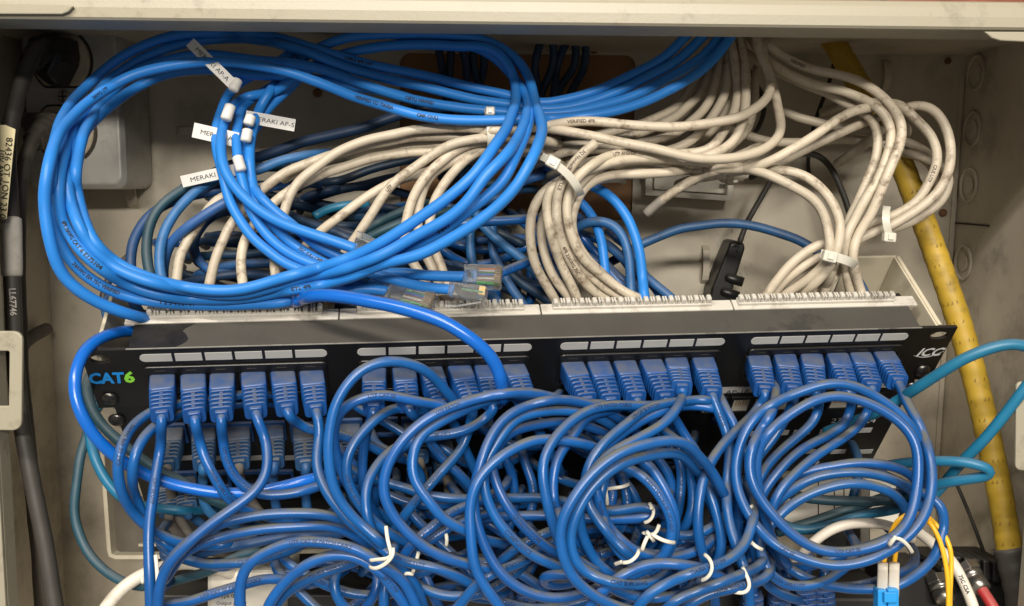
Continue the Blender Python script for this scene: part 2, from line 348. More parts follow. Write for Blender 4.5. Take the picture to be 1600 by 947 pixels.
# ------------------------------------------------------------------ patch panels: fitted frame of the hinged, tilted panel
P0 = np.array([-220.872, 24.670, 490.478]); NU = np.array([0.991, -0.022, 0.132]); NV = np.array([-0.074, 0.730, 0.679])
NU /= np.linalg.norm(NU); NV -= NU * NV.dot(NU); NV /= np.linalg.norm(NV); NN = np.cross(NU, NV)    # NN points into the cabinet
def pl(u, v, n=0.0):                                      # panel millimetres (n > 0 out of the face, towards the viewer)
    return cam2world((P0 + NU * u + NV * v - NN * n) * 0.001)
def pinv(px, py, n=0.0):                                  # photo pixel on the panel face
    r = np.array([(px - 800) / FPX, (py - 473.5) / FPX, 1.0]); o = P0 - NN * n
    t = NN.dot(o) / NN.dot(r); q = r * t - o; return q.dot(NU), q.dot(NV)
PM = fmx(pl(0, 0, 0), pl(1, 0, 0) - pl(0, 0, 0), -(pl(0, 1, 0) - pl(0, 0, 0)))   # x along the panel, y up the face, z out of it
def L_(u, v, n=0.0): return Vector((u * .001, -v * .001, n * .001))
mmx = Matrix.Scale(0.001, 4) @ Matrix.Scale(-1, 4, Vector((0, 1, 0)))           # (u, v, n) mm -> local metres
def plate(name, poly, n0, n1, m, parent, bevel=0.0, cham=0.0):
    mb_ = MB(); mb_.prism(poly, n0, n1, 0, mmx, cham); return mb_.build(name, m, parent, bevel=bevel)
def lbox(name, a, b, m, parent, bevel=0.0):
    mb_ = MB(); mb_.box(a, b, 0, mmx); return mb_.build(name, m, parent, bevel=bevel)

p1 = empty("patch_bay", PM, "black dusty upper patch panel with pale label windows and white connector combs along its back", "patch panel")
PORT_V = 25.0
plugpx = [[(253, 586), (301, 585), (347, 584), (395, 582), (441, 581), (486, 580)], [(585, 576), (631, 575), (672, 574), (717, 572), (759, 571), (802, 570)],
          [(894, 566), (935, 565), (976, 564), (1017, 562), (1057, 560), (1099, 559)], [(1186, 556), (1227, 554), (1269, 553), (1309, 552), (1345, 551), (1382, 550)]]
winpx = [[218, 271, 318, 365, 412, 459, 511], [558, 605, 652, 697, 742, 785, 831], [875, 920, 961, 1003, 1044, 1086, 1133], [1174, 1219, 1259, 1299, 1338, 1378, 1422]]
ydown = [(218, 564, 509, 556), (558, 553, 831, 546), (875, 549, 1133, 537), (1174, 536, 1422, 524)]
# faceplate with the two oval ear holes cut at each end: built as three pieces would show joints, so one plate plus recessed ears
def ear(u0, u1, hu, hv, nm):
    o_ = []; i_ = circ(hu, hv, 5.2, 20, 3.0); cx, cy = hu, hv
    return i_
fp = MB()
uw = 482.6
def earplate(u0, u1, hu, hv):
    i_ = circ(hu, hv, 5.4, 24, 3.1); o_ = []
    for x, y in i_:
        dx, dy = (x - hu) / 5.4, (y - hv) / 3.1; k = max(abs(dx), abs(dy)) or 1; sx, sy = dx / k, dy / k
        o_.append((u1 if sx > 0 else u0) if abs(sx) == 1 else hu + sx * ((u1 - hu) if sx > 0 else (hu - u0)))
        o_[-1] = (o_[-1], ((14.0 - hv) * sy + hv if sy > 0 else hv + sy * hv) if abs(sy) < 1 else (14.0 if sy > 0 else 0.0))
    fp.frame(o_, i_, -2.0, 0.0, mmx)
earplate(0.0, 20.0, 9.0, 6.4); earplate(462.6, uw, 473.6, 6.4)
fp.box((0, 14.0, -2.0), (20.0, 44.2, 0.0), 0, mmx); fp.box((462.6, 14.0, -2.0), (uw, 44.2, 0.0), 0, mmx); fp.box((20.0, 0, -2.0), (462.6, 44.2, 0.0), 0, mmx)
fp.build("faceplate", M['panel'], p1)
for g in range(4):
    xa, ya, xb, yb = ydown[g]
    us = []
    for k, x in enumerate(winpx[g]):
        t = (x - xa) / (xb - xa); u, v = pinv(x, ya + (yb - ya) * t - 4, 0.3); us.append((u, v))
    for k in range(6):
        (u0, v0), (u1, v1) = us[k], us[k + 1]; vm = 6.2
        g0 = 0 if k == 0 else 0.8; g1 = 0 if k == 5 else 0.8
        if k == 0:
            poly = [(u1 - g1, vm - 2.7), (u1 - g1, vm + 2.7)] + [(u0 + 2.7 - 2.7 * math.sin(t), vm + 2.7 * math.cos(t)) for t in np.linspace(0, math.pi, 9)]
        elif k == 5:
            poly = [(u0 + g0, vm + 2.7), (u0 + g0, vm - 2.7)] + [(u1 - 2.7 + 2.7 * math.sin(t), vm - 2.7 * math.cos(t)) for t in np.linspace(0, math.pi, 9)]
        else: poly = [(u0 + g0, vm - 2.7), (u1 - g1, vm - 2.7), (u1 - g1, vm + 2.7), (u0 + g0, vm + 2.7)]
        plate("label_window", poly, 0.05, 0.35, M['window'], p1)
    ua, ub = us[0][0] + 0.5, us[-1][0] - 0.5
    mb = MB(); mb.frame(rrect(ua, 12.2, ub, 37.5, 2.5, 4), rrect(ua + 1.8, 18.2, ub - 1.8, 35.0, 1.0, 4), 0.05, 1.6, mmx)
    mb.build("port_bezel", M['panel'], p1, bevel=0.0005)
    for k in range(6):
        pu, pv = pinv(*plugpx[g][k], 1.0)
        mb = MB(); mb.frame([(pu - 7.4, 18.4), (pu + 7.4, 18.4), (pu + 7.4, 33.5), (pu - 7.4, 33.5)], [(pu - 6.0, 19.6), (pu + 6.0, 19.6), (pu + 6.0, 31.5), (pu - 6.0, 31.5)], 0.06, 1.2, mmx)
        o = mb.build("port", M['blk'], p1)
        mb = MB(); mb.box((pu - 2.6, 14.6, 1.62), (pu + 2.6, 15.1, 1.9), 0, mmx); mb.build("port_mark", M['blk'], o)
lbox("top_cover", (24.0, -0.6, -18.0), (459.5, 0.0, -0.1), M['panel_top'], p1)
lbox("cover_front_edge", (22.5, -0.75, -0.5), (460.5, -0.05, 0.25), M['worn_highlight'], p1, 0.0002)
mb = MB(); random.seed(5); ptsb = [(24.0, -18.0), (24.0, -0.6)] + [(47 + 3 * math.sin(k * .7) + random.uniform(-.7, .7) + k * .9, -0.6 - 17.4 * k / 9) for k in range(10)]
mb.loft([[mmx @ Vector((x, vv, n)) for x, n in ptsb] for vv in (-0.62, -0.72)]); mb.build("bare_cover_end", M['panel'], p1)
lbox("cover_end", (24.0, 0.1, -30.0), (30.0, 12.0, -2.2), M['panel'], p1); lbox("cover_end", (453.5, 0.1, -30.0), (459.5, 12.0, -2.2), M['panel'], p1)
lbox("circuit_board", (32.0, 3.0, -24.0), (452.0, 40.0, -20.0), M['blk'], p1)
edges = [(196, 530), (531, 845), (846, 1145), (1146, 1432)]
teeth = [(232, 505), (558, 817), (862, 1108), (1150, 1392)]
lbl = ["leftmost", "second", "third", "rightmost"]
def yl(x): return 511 + (479 - 511) * (x - 196) / (1432 - 196)
tooth_big = tooth_small = None
for g in range(4):
    u0 = pinv(edges[g][0], yl(edges[g][0]), -19)[0]; u1 = pinv(edges[g][1], yl(edges[g][1]), -19)[0]
    blk = lbox("connector_comb", (u0, -1.5, -26.0), (u1 - 0.3, 0.6, -18.1), M['comb'], p1, 0.0005)
    t0 = pinv(teeth[g][0], yl(teeth[g][0]) - 12, -24)[0]; t1 = pinv(teeth[g][1], yl(teeth[g][1]) - 12, -24)[0]
    lbox("comb_base", (t0, -3.4, -26.0), (t1, -1.4, -20.6), M['comb'], blk, 0.0004)
    n = 25
    for k in range(n):
        uu = t0 + 1.6 + (t1 - t0 - 3.2) * k / (n - 1)
        if k % 2 == 0:
            if tooth_big is None:
                mb = MB(); rings = []
                for vv, s_, a in ((-3.3, 1.0, 1.4), (-6.2, 1.0, 1.4), (-7.0, 0.8, 1.1), (-7.3, 0.45, 0.55)): rings.append([mmx @ Vector((x, vv, -23.2 + y)) for x, y in sell(a, 2.0 * s_, 6, 12)])
                mb.loft(rings); o = mb.build("tooth", M['comb'], blk); tooth_big = o.data
            else: o = bpy.data.objects.new("tooth", tooth_big); C.objects.link(o); o.parent = blk
        else:
            if tooth_small is None:
                mb = MB()
                for sx in (-1, 0.15): mb.box((sx * 1.25, -6.5, -25.0), (sx * 1.25 + 1.0, -3.3, -21.3), 0, mmx)
                o = mb.build("tooth", M['comb'], blk); tooth_small = o.data
            else: o = bpy.data.objects.new("tooth", tooth_small); C.objects.link(o); o.parent = blk
        o.location = (uu * .001, random.uniform(-.0002, .0002), 0); o.rotation_euler[2] = R(random.uniform(-3, 3))
def screw(u, v, parent, m=None, r=4.6, n0=0.0):
    mb_ = MB(); rings = []
    for nn, rr in ((n0 + 0.05, r), (n0 + 0.9, r), (n0 + 1.9, r * .82), (n0 + 2.5, r * .5), (n0 + 2.6, r * .2)): rings.append([mmx @ Vector((x, y, nn)) for x, y in circ(u, v, rr, 18)])
    mb_.loft(rings); o_ = mb_.build("screw", m or M['steel'], parent, smooth=True)
    mb_ = MB(); a = random.uniform(0, 1.5)
    for k in (0, 1):
        mx_ = mmx @ Matrix.Translation((u, v, n0)) @ Matrix.Rotation(a + k * math.pi / 2, 4, 'Z'); mb_.box((-2.6, -.42, 2.3 + k * .02), (2.6, .42, 2.72 + k * .02), 0, mx_)
    mb_.build("screw_slot", M['ink'], o_)
screw(*pinv(172, 622), p1); screw(*pinv(1441, 578), p1)
# writing on the panel
u, v = pinv(140, 599); T = Matrix.Translation(L_(u, v, 0.25))
flat_text("CAT", 0.0112, M['logo_blue'], p1, T, squash=0.80, shear=0.10, bold=0.00045); u2 = u + 17.8
flat_text("6", 0.0112, M['logo_green'], p1, Matrix.Translation(L_(u2, v - 0.2, 0.25)), squash=0.95, shear=0.1, bold=0.00045)
u, v = pinv(1429, 557)
flat_text("ICC", 0.0092, M['silver'], p1, Matrix.Translation(L_(u, v - 0.5, 0.25)), squash=1.0, shear=0.35, bold=0.00025)
mb = MB()
for k in range(12):
    t0, t1 = k / 12, (k + 1) / 12
    f = lambda t: (u - 1.0 + 18 * t, v - 1.0 + 3.0 * math.sin(math.pi * t) - 3.2 * t)
    (xa, ya), (xb, yb) = f(t0), f(t1); wv = 0.28 * math.sin(math.pi * (t0 * .9 + .05)) + .1
    mb.add([mmx @ Vector(q) for q in ((xa, ya - wv, .28), (xb, yb - wv, .28), (xb, yb + wv, .28), (xa, ya + wv, .28))], [(0, 1, 2, 3)])
mb.build("logo_swoosh", M['silver'], p1)

# second, larger panel underneath
p2 = empty("patch_bay", PM, "black lower patch panel with empty sockets and numbers, mostly hidden by the blue cords", "patch panel")
lbox("faceplate", (8.0, 45.2, -3.0), (474.0, 132.0, -1.0), M['panel'], p2)
screw(*pinv(183, 655, -1), p2, n0=-1.0); screw(*pinv(1424, 604, -1), p2, n0=-1.0)
us_ = [pinv(x, 610 - (x - 1125) * 0.04, -0.8) for x in (1122, 1172, 1235, 1300, 1345, 1392)]
v1 = us_[0][1]
lbox("label_strip", (us_[0][0], v1 - 2.6, -0.95), (us_[-1][0], v1 + 2.6, -0.6), M['window'], p2)
ul, vl = pinv(1133, 614, -0.5); flat_text("AP-18", 0.0046, M['ink'], p2, Matrix.Translation(L_(ul, vl + 0.9, -0.5)), squash=1.25, shear=0.1)
pj = [1113, 1158, 1188, 1223, 1268, 1312, 1356]
for i, x in enumerate(pj):
    uu, vv = pinv(x, 634 - (x - 1113) * 0.03, -0.5)
    mb = MB(); mb.frame([(uu - 7.6, vv - 7.5), (uu + 7.6, vv - 7.5), (uu + 7.6, vv + 7.5), (uu - 7.6, vv + 7.5)], [(uu - 5.9, vv - 5.6), (uu + 5.9, vv - 5.6), (uu + 5.9, vv + 5.4), (uu - 5.9, vv + 5.4)], -0.9, 0.4, mmx)
    o = mb.build("port", M['panel'], p2)
    lbox("socket", (uu - 5.8, vv - 5.5, -0.85), (uu + 5.8, vv + 5.3, -0.5), M['whitebox'], o)
    mb = MB()
    for k in range(6): mb.box((uu - 4.0 + k * 1.45, vv - 5.0, -0.45), (uu - 3.6 + k * 1.45, vv + 0.5, -0.1), 0, mmx)
    mb.build("contacts", M['gold'], o)
for x in (1176, 1219, 1253, 1294, 1349):
    uu, vv = pinv(x, 678 - (x - 1176) * 0.03, -0.6); lbox("label_window", (uu - 5.6, vv - 2.2, -0.95), (uu + 5.6, vv + 2.2, -0.6), M['window'], p2)
for x in (1262, 1310, 1352):
    uu, vv = pinv(x, 706, -0.6); lbox("label_window", (uu - 5.0, vv - 2.0, -0.95), (uu + 5.0, vv + 2.0, -0.6), M['window'], p2)
for t_, x, y in (("23", 1297, 661), ("19", 1262, 727), ("21", 1308, 725), ("24", 1350, 661)):
    uu, vv = pinv(x, y, -0.6); flat_text(t_, 0.0062, M['silver'], p2, Matrix.Translation(L_(uu, vv, -0.6)), squash=1.2)
for x, y in ((268, 668), (318, 668), (372, 666), (424, 664), (475, 666), (545, 660), (600, 658), (648, 657), (700, 656), (750, 655), (287, 742), (338, 741), (387, 740), (438, 740), (490, 739), (545, 738), (600, 737), (655, 736), (700, 735), (750, 734)):
    uu, vv = pinv(x, y, -0.5)
    mb = MB(); mb.frame([(uu - 7.8, vv - 3.5), (uu + 7.8, vv - 3.5), (uu + 7.8, vv + 12.5), (uu - 7.8, vv + 12.5)], [(uu - 6.2, vv - 1.0), (uu + 6.2, vv - 1.0), (uu + 6.2, vv + 10.5), (uu - 6.2, vv + 10.5)], -0.9, 1.0, mmx)
    mb.build("jack", M['jack'], p2)
for x in (290, 345, 398, 448, 510, 560, 620):
    uu, vv = pinv(x, 716, -0.6); lbox("label_window", (uu - 4.5, vv - 2.0, -0.95), (uu + 4.5, vv + 2.0, -0.6), M['window'], p2)

# the hinged bracket that carries the panels
br = empty("panel_bracket", PM, "beige folded steel bracket that carries both patch panels, its right cheek showing", "bracket")
lbox("right_cheek", (471.0, 1.0, -64.0), (473.0, 130.0, -3.2), M['bracket'], br, 0.0004)
lbox("right_flange", (441.0, 1.0, -66.0), (473.0, 130.0, -64.2), M['bracket'], br, 0.0004)
lbox("right_rim", (472.0, 0.2, -64.0), (474.4, 0.9, -3.2), M['bracket'], br, 0.0004)
lbox("left_cheek", (6.0, 2.0, -64.0), (8.0, 130.0, -3.2), M['bracket'], br, 0.0004)
mb = MB(); mb.prism(circ(452, 30, 2.0, 12), -64.1, -63.5, 0, mmx); mb.build("rivet", M['steel'], br)
# lower tray of the bracket (pale frame bottom left)
tray = empty("cable_tray", None, "pale folded steel tray rim under the left end of the patch panels", "tray")
def px_bar(name, pts, d, w_mm, depth_mm, m, parent):
    mb_ = MB(); prev = []
    P_ = [W(x, y, d) for x, y in pts]; rings = []
    for i, p in enumerate(P_):
        a = P_[max(0, i - 1)]; b = P_[min(len(P_) - 1, i + 1)]; t = (b - a).normalized(); s_ = t.cross(FW).normalized() * (w_mm * .0005)
        rings.append([p - s_, p + s_, p + s_ + FW * (depth_mm * .001), p - s_ + FW * (depth_mm * .001)])
    mb_.loft(rings); return mb_.build(name, m, parent, bevel=0.0003)
px_bar("tray_rim", [(158, 690), (163, 760), (167, 820), (170, 860), (172, 868), (180, 871), (225, 871), (330, 868), (480, 862), (640, 858)], 612, 2.6, 9, M['bracket'], tray)
px_bar("tray_lip", [(216, 852), (300, 851), (420, 848)], 640, 2.0, 20, M['bracket'], tray)
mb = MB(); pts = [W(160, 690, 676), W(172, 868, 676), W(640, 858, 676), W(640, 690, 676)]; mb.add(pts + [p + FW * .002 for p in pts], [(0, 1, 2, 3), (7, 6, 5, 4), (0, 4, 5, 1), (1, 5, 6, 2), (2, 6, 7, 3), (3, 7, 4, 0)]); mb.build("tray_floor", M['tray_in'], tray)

# ------------------------------------------------------------------ cables: traced as real curves at their own depth, then pushed apart where they would touch
CAB = []
def cs(x, y, d): return np.array([(x - 800) / FPX * d, (y - 473.5) / FPX * d, d], float)
def parse(s, d):
    raw = []
    for t in s.split():
        if '@' in t: t, dd = t.split('@'); dd = float(dd)
        else: dd = None
        x, y = t.split(','); raw.append([float(x), float(y), dd])
    n = len(raw)
    if isinstance(d, (tuple, list)):
        if raw[0][2] is None: raw[0][2] = d[0]
        if raw[-1][2] is None: raw[-1][2] = d[-1]
        if len(d) == 3 and n > 2 and raw[n // 2][2] is None: raw[n // 2][2] = d[1]
    else:
        if raw[0][2] is None: raw[0][2] = d
        if raw[-1][2] is None: raw[-1][2] = d
    kn = [i for i in range(n) if raw[i][2] is not None]
    for a, b in zip(kn, kn[1:]):
        for i in range(a + 1, b): raw[i][2] = raw[a][2] + (raw[b][2] - raw[a][2]) * (i - a) / (b - a)
    return [cs(*r) for r in raw]
def spline(P, step=2.6, wob=0.0):
    P = [np.array(p) for p in P]
    if len(P) == 2: P = [P[0], (P[0] + P[1]) / 2, P[1]]
    Q = [2 * P[0] - P[1]] + P + [2 * P[-1] - P[-2]]; out = []
    for i in range(1, len(Q) - 2):
        p0, p1, p2, p3 = Q[i - 1:i + 3]; t0 = 0
        t1 = t0 + max(np.linalg.norm(p1 - p0), 1e-3) ** .5; t2 = t1 + max(np.linalg.norm(p2 - p1), 1e-3) ** .5; t3 = t2 + max(np.linalg.norm(p3 - p2), 1e-3) ** .5
        for t in np.linspace(t1, t2, 14, endpoint=False):
            a1 = (t1 - t) / (t1 - t0) * p0 + (t - t0) / (t1 - t0) * p1; a2 = (t2 - t) / (t2 - t1) * p1 + (t - t1) / (t2 - t1) * p2; a3 = (t3 - t) / (t3 - t2) * p2 + (t - t2) / (t3 - t2) * p3
            b1 = (t2 - t) / (t2 - t0) * a1 + (t - t0) / (t2 - t0) * a2; b2 = (t3 - t) / (t3 - t1) * a2 + (t - t1) / (t3 - t1) * a3
            out.append((t2 - t) / (t2 - t1) * b1 + (t - t1) / (t2 - t1) * b2)
    out.append(P[-1]); out = np.array(out)
    s = np.concatenate([[0], np.cumsum(np.linalg.norm(np.diff(out, axis=0), axis=1))]); n = max(4, int(s[-1] / step))
    u = np.linspace(0, s[-1], n); q = np.stack([np.interp(u, s, out[:, k]) for k in range(3)], 1)
    if wob:
        L_s = np.linspace(0, s[-1], n); env = np.minimum(1, np.minimum(np.arange(n), np.arange(n)[::-1]) / 12.0)
        for k in range(3):
            wl = random.uniform(22, 70); a = wob * random.uniform(.3, 1.0) * (wl / 70) ** .6
            for ax in (0, 1): q[:, ax] += env * a * np.sin(L_s * 2 * math.pi / wl + random.uniform(0, 6.28)) * random.uniform(.3, 1)
    for _ in range(5):
        r = q.copy(); r[1:-1] = .25 * q[:-2] + .5 * q[1:-1] + .25 * q[2:]; q = r
    return q
GC = "bright blue cables of the big hanging coil"
def K(label, m, r, d, pts, name="network_cable", cat="cable", group=None, prints=(), start=None, pin0=0, pin1=0, root=None):
    P = parse(pts, d)
    if group == GC:                                         # the top of the coil leans back under the lip
        for i_, q_ in enumerate(P):
            y_ = 473.5 + FPX * q_[1] / q_[2]; t_ = min(1, max(0, (250 - y_) / 130)); t_ = t_ * t_ * (3 - 2 * t_) * (0.6 if "lowest entering" in label else 0.92)
            if q_[2] < 572: P[i_] = q_ * ((q_[2] + t_ * (572 - q_[2])) / q_[2])
    if start is not None: P = list(start) + P
    ok = m in ('patch', 'old_blue', 'dark_blue', 'white', 'coil') or 'behind' in label or 'in the lower panel' in label
    def dive(a, b, end):                                    # a loose end turns back into the dark of the cabinet
        x, y = 800 + FPX * b[0] / b[2], 473.5 + FPX * b[1] / b[2]
        if not ok or not (4 < x < 1596 and 56 < y < 944) or 'cut' in label or 'stub' in label or 'teal' in m and 'behind' not in label: return []
        if m == 'coil' and end and not any(k in label for k in ('lowest to', 'innermost', 'shaded')) and group == GC: return []
        t = (b - a) / max(np.linalg.norm(b - a), 1e-6); t[2] = 0
        k1, k2 = min(16, max(0, 672 - b[2])), min(50, max(0, 676 - b[2]))
        return [b + t * 11 + np.array([0, 0, k1]), b + t * 19 + np.array([0, 0, k2])]
    e_ = dive(P[-2], P[-1], True); s_ = dive(P[1], P[0], False) if start is None else []
    P = s_[::-1] + P + e_
    rec = dict(label=label, m=m, r=r, q=spline(P, wob=0.75 if m in ('patch', 'old_blue', 'dark_blue', 'white') else 0.3), name=name, cat=cat, group=group, prints=list(prints), pin0=pin0, pin1=pin1, children=[], root=root)
    CAB.append(rec); return rec

# plugs ---------------------------------------------------------------------------------------------------------------
def plug_parts(c0, c1, xdir, m, straight=False, long=33.0):
    """RJ45 plug from port centre c0 to strain-relief end c1 (camera millimetres). returns list of (name, MB) : plug, boot"""
    a = cam2world(c0 * .001); b = cam2world(c1 * .001); ax = (b - a).normalized(); x = Vector(xdir); x = (x - ax * x.dot(ax)).normalized(); y = ax.cross(x)
    F = Matrix((x, y, ax)).transposed().to_4x4(); F.translation = a; k = (b - a).length / (long * .001)
    def rg(w, h, z, p=5, n=20, dy=0): return [F @ Vector((px * .001, (py + dy) * .001, z * k * .001)) for px, py in sell(w, h, p, n)]
    body = MB(); body.loft([rg(5.7, 4.6, -6, 9), rg(5.7, 4.7, .6, 9), rg(6.4, 5.6, .8, 9), rg(6.6, 5.8, 1.4, 9), rg(6.5, 5.7, 13.6, 9), rg(6.3, 5.5, 14.5, 7), rg(5.6, 4.8, 14.9, 7)])
    boot = MB(); boot.loft([rg(4.2, 3.8, 14), rg(4.1, 3.7, 18), rg(3.7, 3.4, 26), rg(3.4, 3.2, 32), rg(3.0, 2.9, 33)])
    zs = [16.6, 20.0, 23.4, 26.8, 30.2]
    for i, z in enumerate(zs):
        t = i / 4; w_, h_ = 6.5 - 0.8 * t, 5.6 - 0.6 * t
        boot.loft([rg(w_ * .93, h_ * .93, z - .85), rg(w_, h_, z - .6), rg(w_, h_, z + .5), rg(w_ * .93, h_ * .93, z + .75)])
        if i < 4:
            for sy in (-1, 1):
                hw = 1.15; boot.loft([[F @ Vector(((px + (0 if True else 0)) * .001, (py + sy * (h_ - .9)) * .001, zz * k * .001)) for px, py in sell(hw, .7, 4, 8)] for zz in (z + .5, z + 2.9)])
    return body, boot
def attach_plug(rec, c0, c1, xdir, m, lab=None): rec['children'].append(('plug', plug_parts(c0, c1, xdir, m), m, lab))
def panel_cam(u, v, n): return P0 + NU * u + NV * v - NN * n
def solve_end(c0, px, py, Lg=33.0):
    r = np.array([(px - 800) / FPX, (py - 473.5) / FPX, 1.0]); a = r.dot(r); b = -2 * r.dot(c0); c = c0.dot(c0) - Lg * Lg; D = b * b - 4 * a * c
    t = (-b - math.sqrt(D)) / (2 * a) if D > 0 else -b / (2 * a); return r * t
UX = RT * NU[0] - UP * NU[1] + FW * NU[2]
def PC(g, k, endpx, d, pts, label, m='patch', r=2.65, prints=(), pm='plug'):
    u, v = pinv(*plugpx[g][k], 1.0); c0 = panel_cam(u, v + 5.2, 1.0); c1 = solve_end(c0, *endpx); ax = (c1 - c0) / np.linalg.norm(c1 - c0)
    P_ = [c1 - ax * 4, c1 + ax * 4]
    rec = K(label, m, r, d, pts, "patch_cable", "patch cord", "blue patch cords plugged into the upper patch panel", prints, start=P_, pin0=3)
    attach_plug(rec, c0, c1, UX, M[pm]); return rec
def PO(px, py, ex, ey, d, pts, label, m='old_blue', r=2.7, pm='plug_old', group="dusty patch cords plugged into the lower patch panel"):
    u, v = pinv(px, py, 0.0); c0 = panel_cam(u, v + 5.0, 0.5); c1 = solve_end(c0, ex, ey, 31.0); ax = (c1 - c0) / np.linalg.norm(c1 - c0)
    rec = K(label, m, r, d, pts, "patch_cable", "patch cord", group, start=[c1 - ax * 4, c1 + ax * 4], pin0=3)
    attach_plug(rec, c0, c1, UX, M[pm]); return rec

# ---- bright blue coil (top left) ------------------------------------------------------------------------------------
GC = "bright blue cables of the big hanging coil"
K("bright blue coil cable tucked behind the panel's left end, lowest entering at top right", 'coil', 2.95, 500,
  "1146,52@560 1110,98@552 1075,124@548 1025,151@545 975,170@543 912,182@540 850,185@538 787,188@536 700,187@530 650,180@525 600,165@520 550,150@516 500,130@512 450,112@508 400,102@503 350,96@495 300,98@488 250,106@482 212,116@478 175,134@474 140,158@470 112,184@468 88,217@466 75,262@464 70,310@464 72,345@465 82,395@468 100,433@474 130,459@480 160,476@487 200,491@496 232,498@512 275,506@540",
  group=GC, prints=[(560, 150, "VERIFIED TO TIA/EIA", 2.1, 1), (655, 180, "CMR C(UL)", 2.0, 1), (140, 158, "24AWG UTP", 2.0, 1)])
K("bright blue coil cable with counting digits along the loop's bottom, highest across the top", 'coil', 2.95, 500,
  "1076,52@565 1037,90@562 987,117@558 937,140@556 887,155@553 840,161@550 787,147@548 725,134@544 650,115@540 575,101@536 512,82@530 450,63@526 400,53@520 325,50@510 270,56@502 225,71@495 190,89@490 160,112@487 132,138@484 112,160@481 92,198@479 82,245@478 80,300@478 84,355@479 100,392@482 125,422@486 155,445@490 190,461@494 225,469@498 275,475@501 350,477@504 400,475@507 440,473@511 480,463@517 530,456@521 575,451@522 606,455@522",
  group=GC, prints=[(250, 476, "1 2 3 4 5 6 7 8 9", 2.3, 1), (110, 408, "24AWG EIA 75C VERIFIED", 2.0, 1), (540, 92, "CABLE 4PR UTP", 2.0, 1)])
K("bright blue coil cable with a long number printed down the loop's left side", 'coil', 2.95, 500,
  "1103,52@563 1062,92@560 1012,120@556 950,150@553 900,165@550 855,171@548 790,163@545 750,157@543 675,139@538 600,122@533 540,105@528 475,80@526 410,64@522 355,60@515 300,66@508 240,84@500 200,104@492 170,126@486 150,150@484 130,178@482 112,210@480 98,250@479 91,290@478 94,335@478 112,372@480 135,400@482 160,422@485 195,443@489 237,457@493 287,466@497 350,468@499 400,463@499 440,455@498 500,446@497 550,432@494 600,412@491 650,400@488 700,375@485 740,352@482 775,325@480 805,292@478 825,260@478 837,238@479 846,210@481 844,182@484 836,160@490 822,112@510 795,82@528 750,60@540 690,54@548 620,52@552 540,60@553 480,84@552 440,120@550 408,165@547 394,205@545 390,255@541 396,295@537 408,330@534 430,356@532 455,380@529 487,400@527 520,416@525 570,428@523 625,426@520 665,430@518 700,432@516 729,432@515",
  group=GC, prints=[(98, 340, "4PR 24AWG CAT 6 E175104", 2.2, 1), (470, 388, "75C (UL) CMR", 2.0, 1), (455, 447, "ETL 4PR", 2.0, 1)])
K("bright blue coil cable inside the loop, its clear plug half hidden at the crossing", 'coil', 2.95, 500,
  "1128,52@562 1100,87@558 1037,126@553 975,155@549 912,172@547 850,178@545 775,175@541 712,167@537 650,157@533 600,143@528 550,124@522 500,108@517 450,98@512 400,94@506 350,87@500 300,87@494 245,98@490 205,115@486 178,142@484 152,172@482 133,205@481 122,240@481 117,285@481 125,322@482 140,365@483 162,395@485 200,421@488 250,440@491 312,452@494 375,452@496 425,440@496 475,425@496 525,410@494 575,390@491 625,362@488 662,335@486 700,308@484 740,274@484 772,230@485 798,185@488 806,152@494 803,122@502 788,92@512 762,74@522 712,72@532 650,70@540 560,78@546 500,100@548 455,125@548 425,145@546 388,150@543 366,165@540 350,195@536 344,225@533 348,258@530 360,283@527 382,309@524 414,334@521 450,353@518 487,366@516 525,378@515 556,389@516",
  group=GC, prints=[(640, 148, "C(ETL) VERIFIED", 2.0, 1)])
K("bright blue coil cable on the innermost left strand, slipping behind the top strands", 'coil', 2.95, 500,
  "580,48@560 640,58@556 700,64@552 750,76@545 780,96@535 806,125@520 822,150@506 824,172@496 812,210@488 787,247@484 757,277@481 732,312@481 700,341@483 650,369@486 600,396@489 575,407@491 525,425@494 475,433@497 430,447@498 375,460@498 320,458@496 262,447@492 212,433@489 170,413@486 140,383@484 120,345@482 108,308@481 105,280@481 112,245@482 125,218@484 145,190@487 170,168@490 205,141@494 235,125@498 265,115@503 330,108@508 400,118@524 450,118@545 510,126@560 570,138@566 630,150@570",
  group=GC, prints=[(135, 200, "AWG CAT 6", 2.0, 1)])
K("bright blue coil cable in the inner bunch that ends in the side-on clear plug", 'coil', 2.85, 520,
  "470,92@556 437,128@552 402,150@549 380,165@546 372,195@543 370,230@540 373,262@537 380,288@534 392,330@531 412,362@529 440,388@526 475,408@524 515,420@522 565,425@522 600,432@520 637,443@516 675,450@513 708,453@511",
  group=GC)
K("bright blue coil cable swinging out lowest to the left in the inner bunch", 'coil', 2.85, 520,
  "452,84@560 425,105@557 392,120@554 365,136@551 349,165@547 338,200@543 339,235@540 346,262@537 352,290@534 362,322@531 381,354@528 407,383@525 440,408@523 475,424@521 520,436@522 560,445@524",
  group=GC)
K("bright blue coil cable tucked innermost in the inner bunch behind the wrapped label", 'coil', 2.85, 535,
  "480,110@562 448,142@560 418,170@558 402,200@556 385,215@552 380,250@546 392,288@538 408,309@534 434,334@531 462,355@529 490,380@528 515,394@527 545,408@526 590,420@528",
  group=GC)
K("bright blue coil cable shaded between two others at the loop's right side", 'coil', 2.85, 495,
  "830,152@510 829,178@500 820,212@494 805,247@492 788,280@491 762,306@491 725,335@492 687,364@494 640,388@498 600,408@502 560,425@506",
  group=GC, prints=[(700, 352, "CABLE", 2.0, -1)])

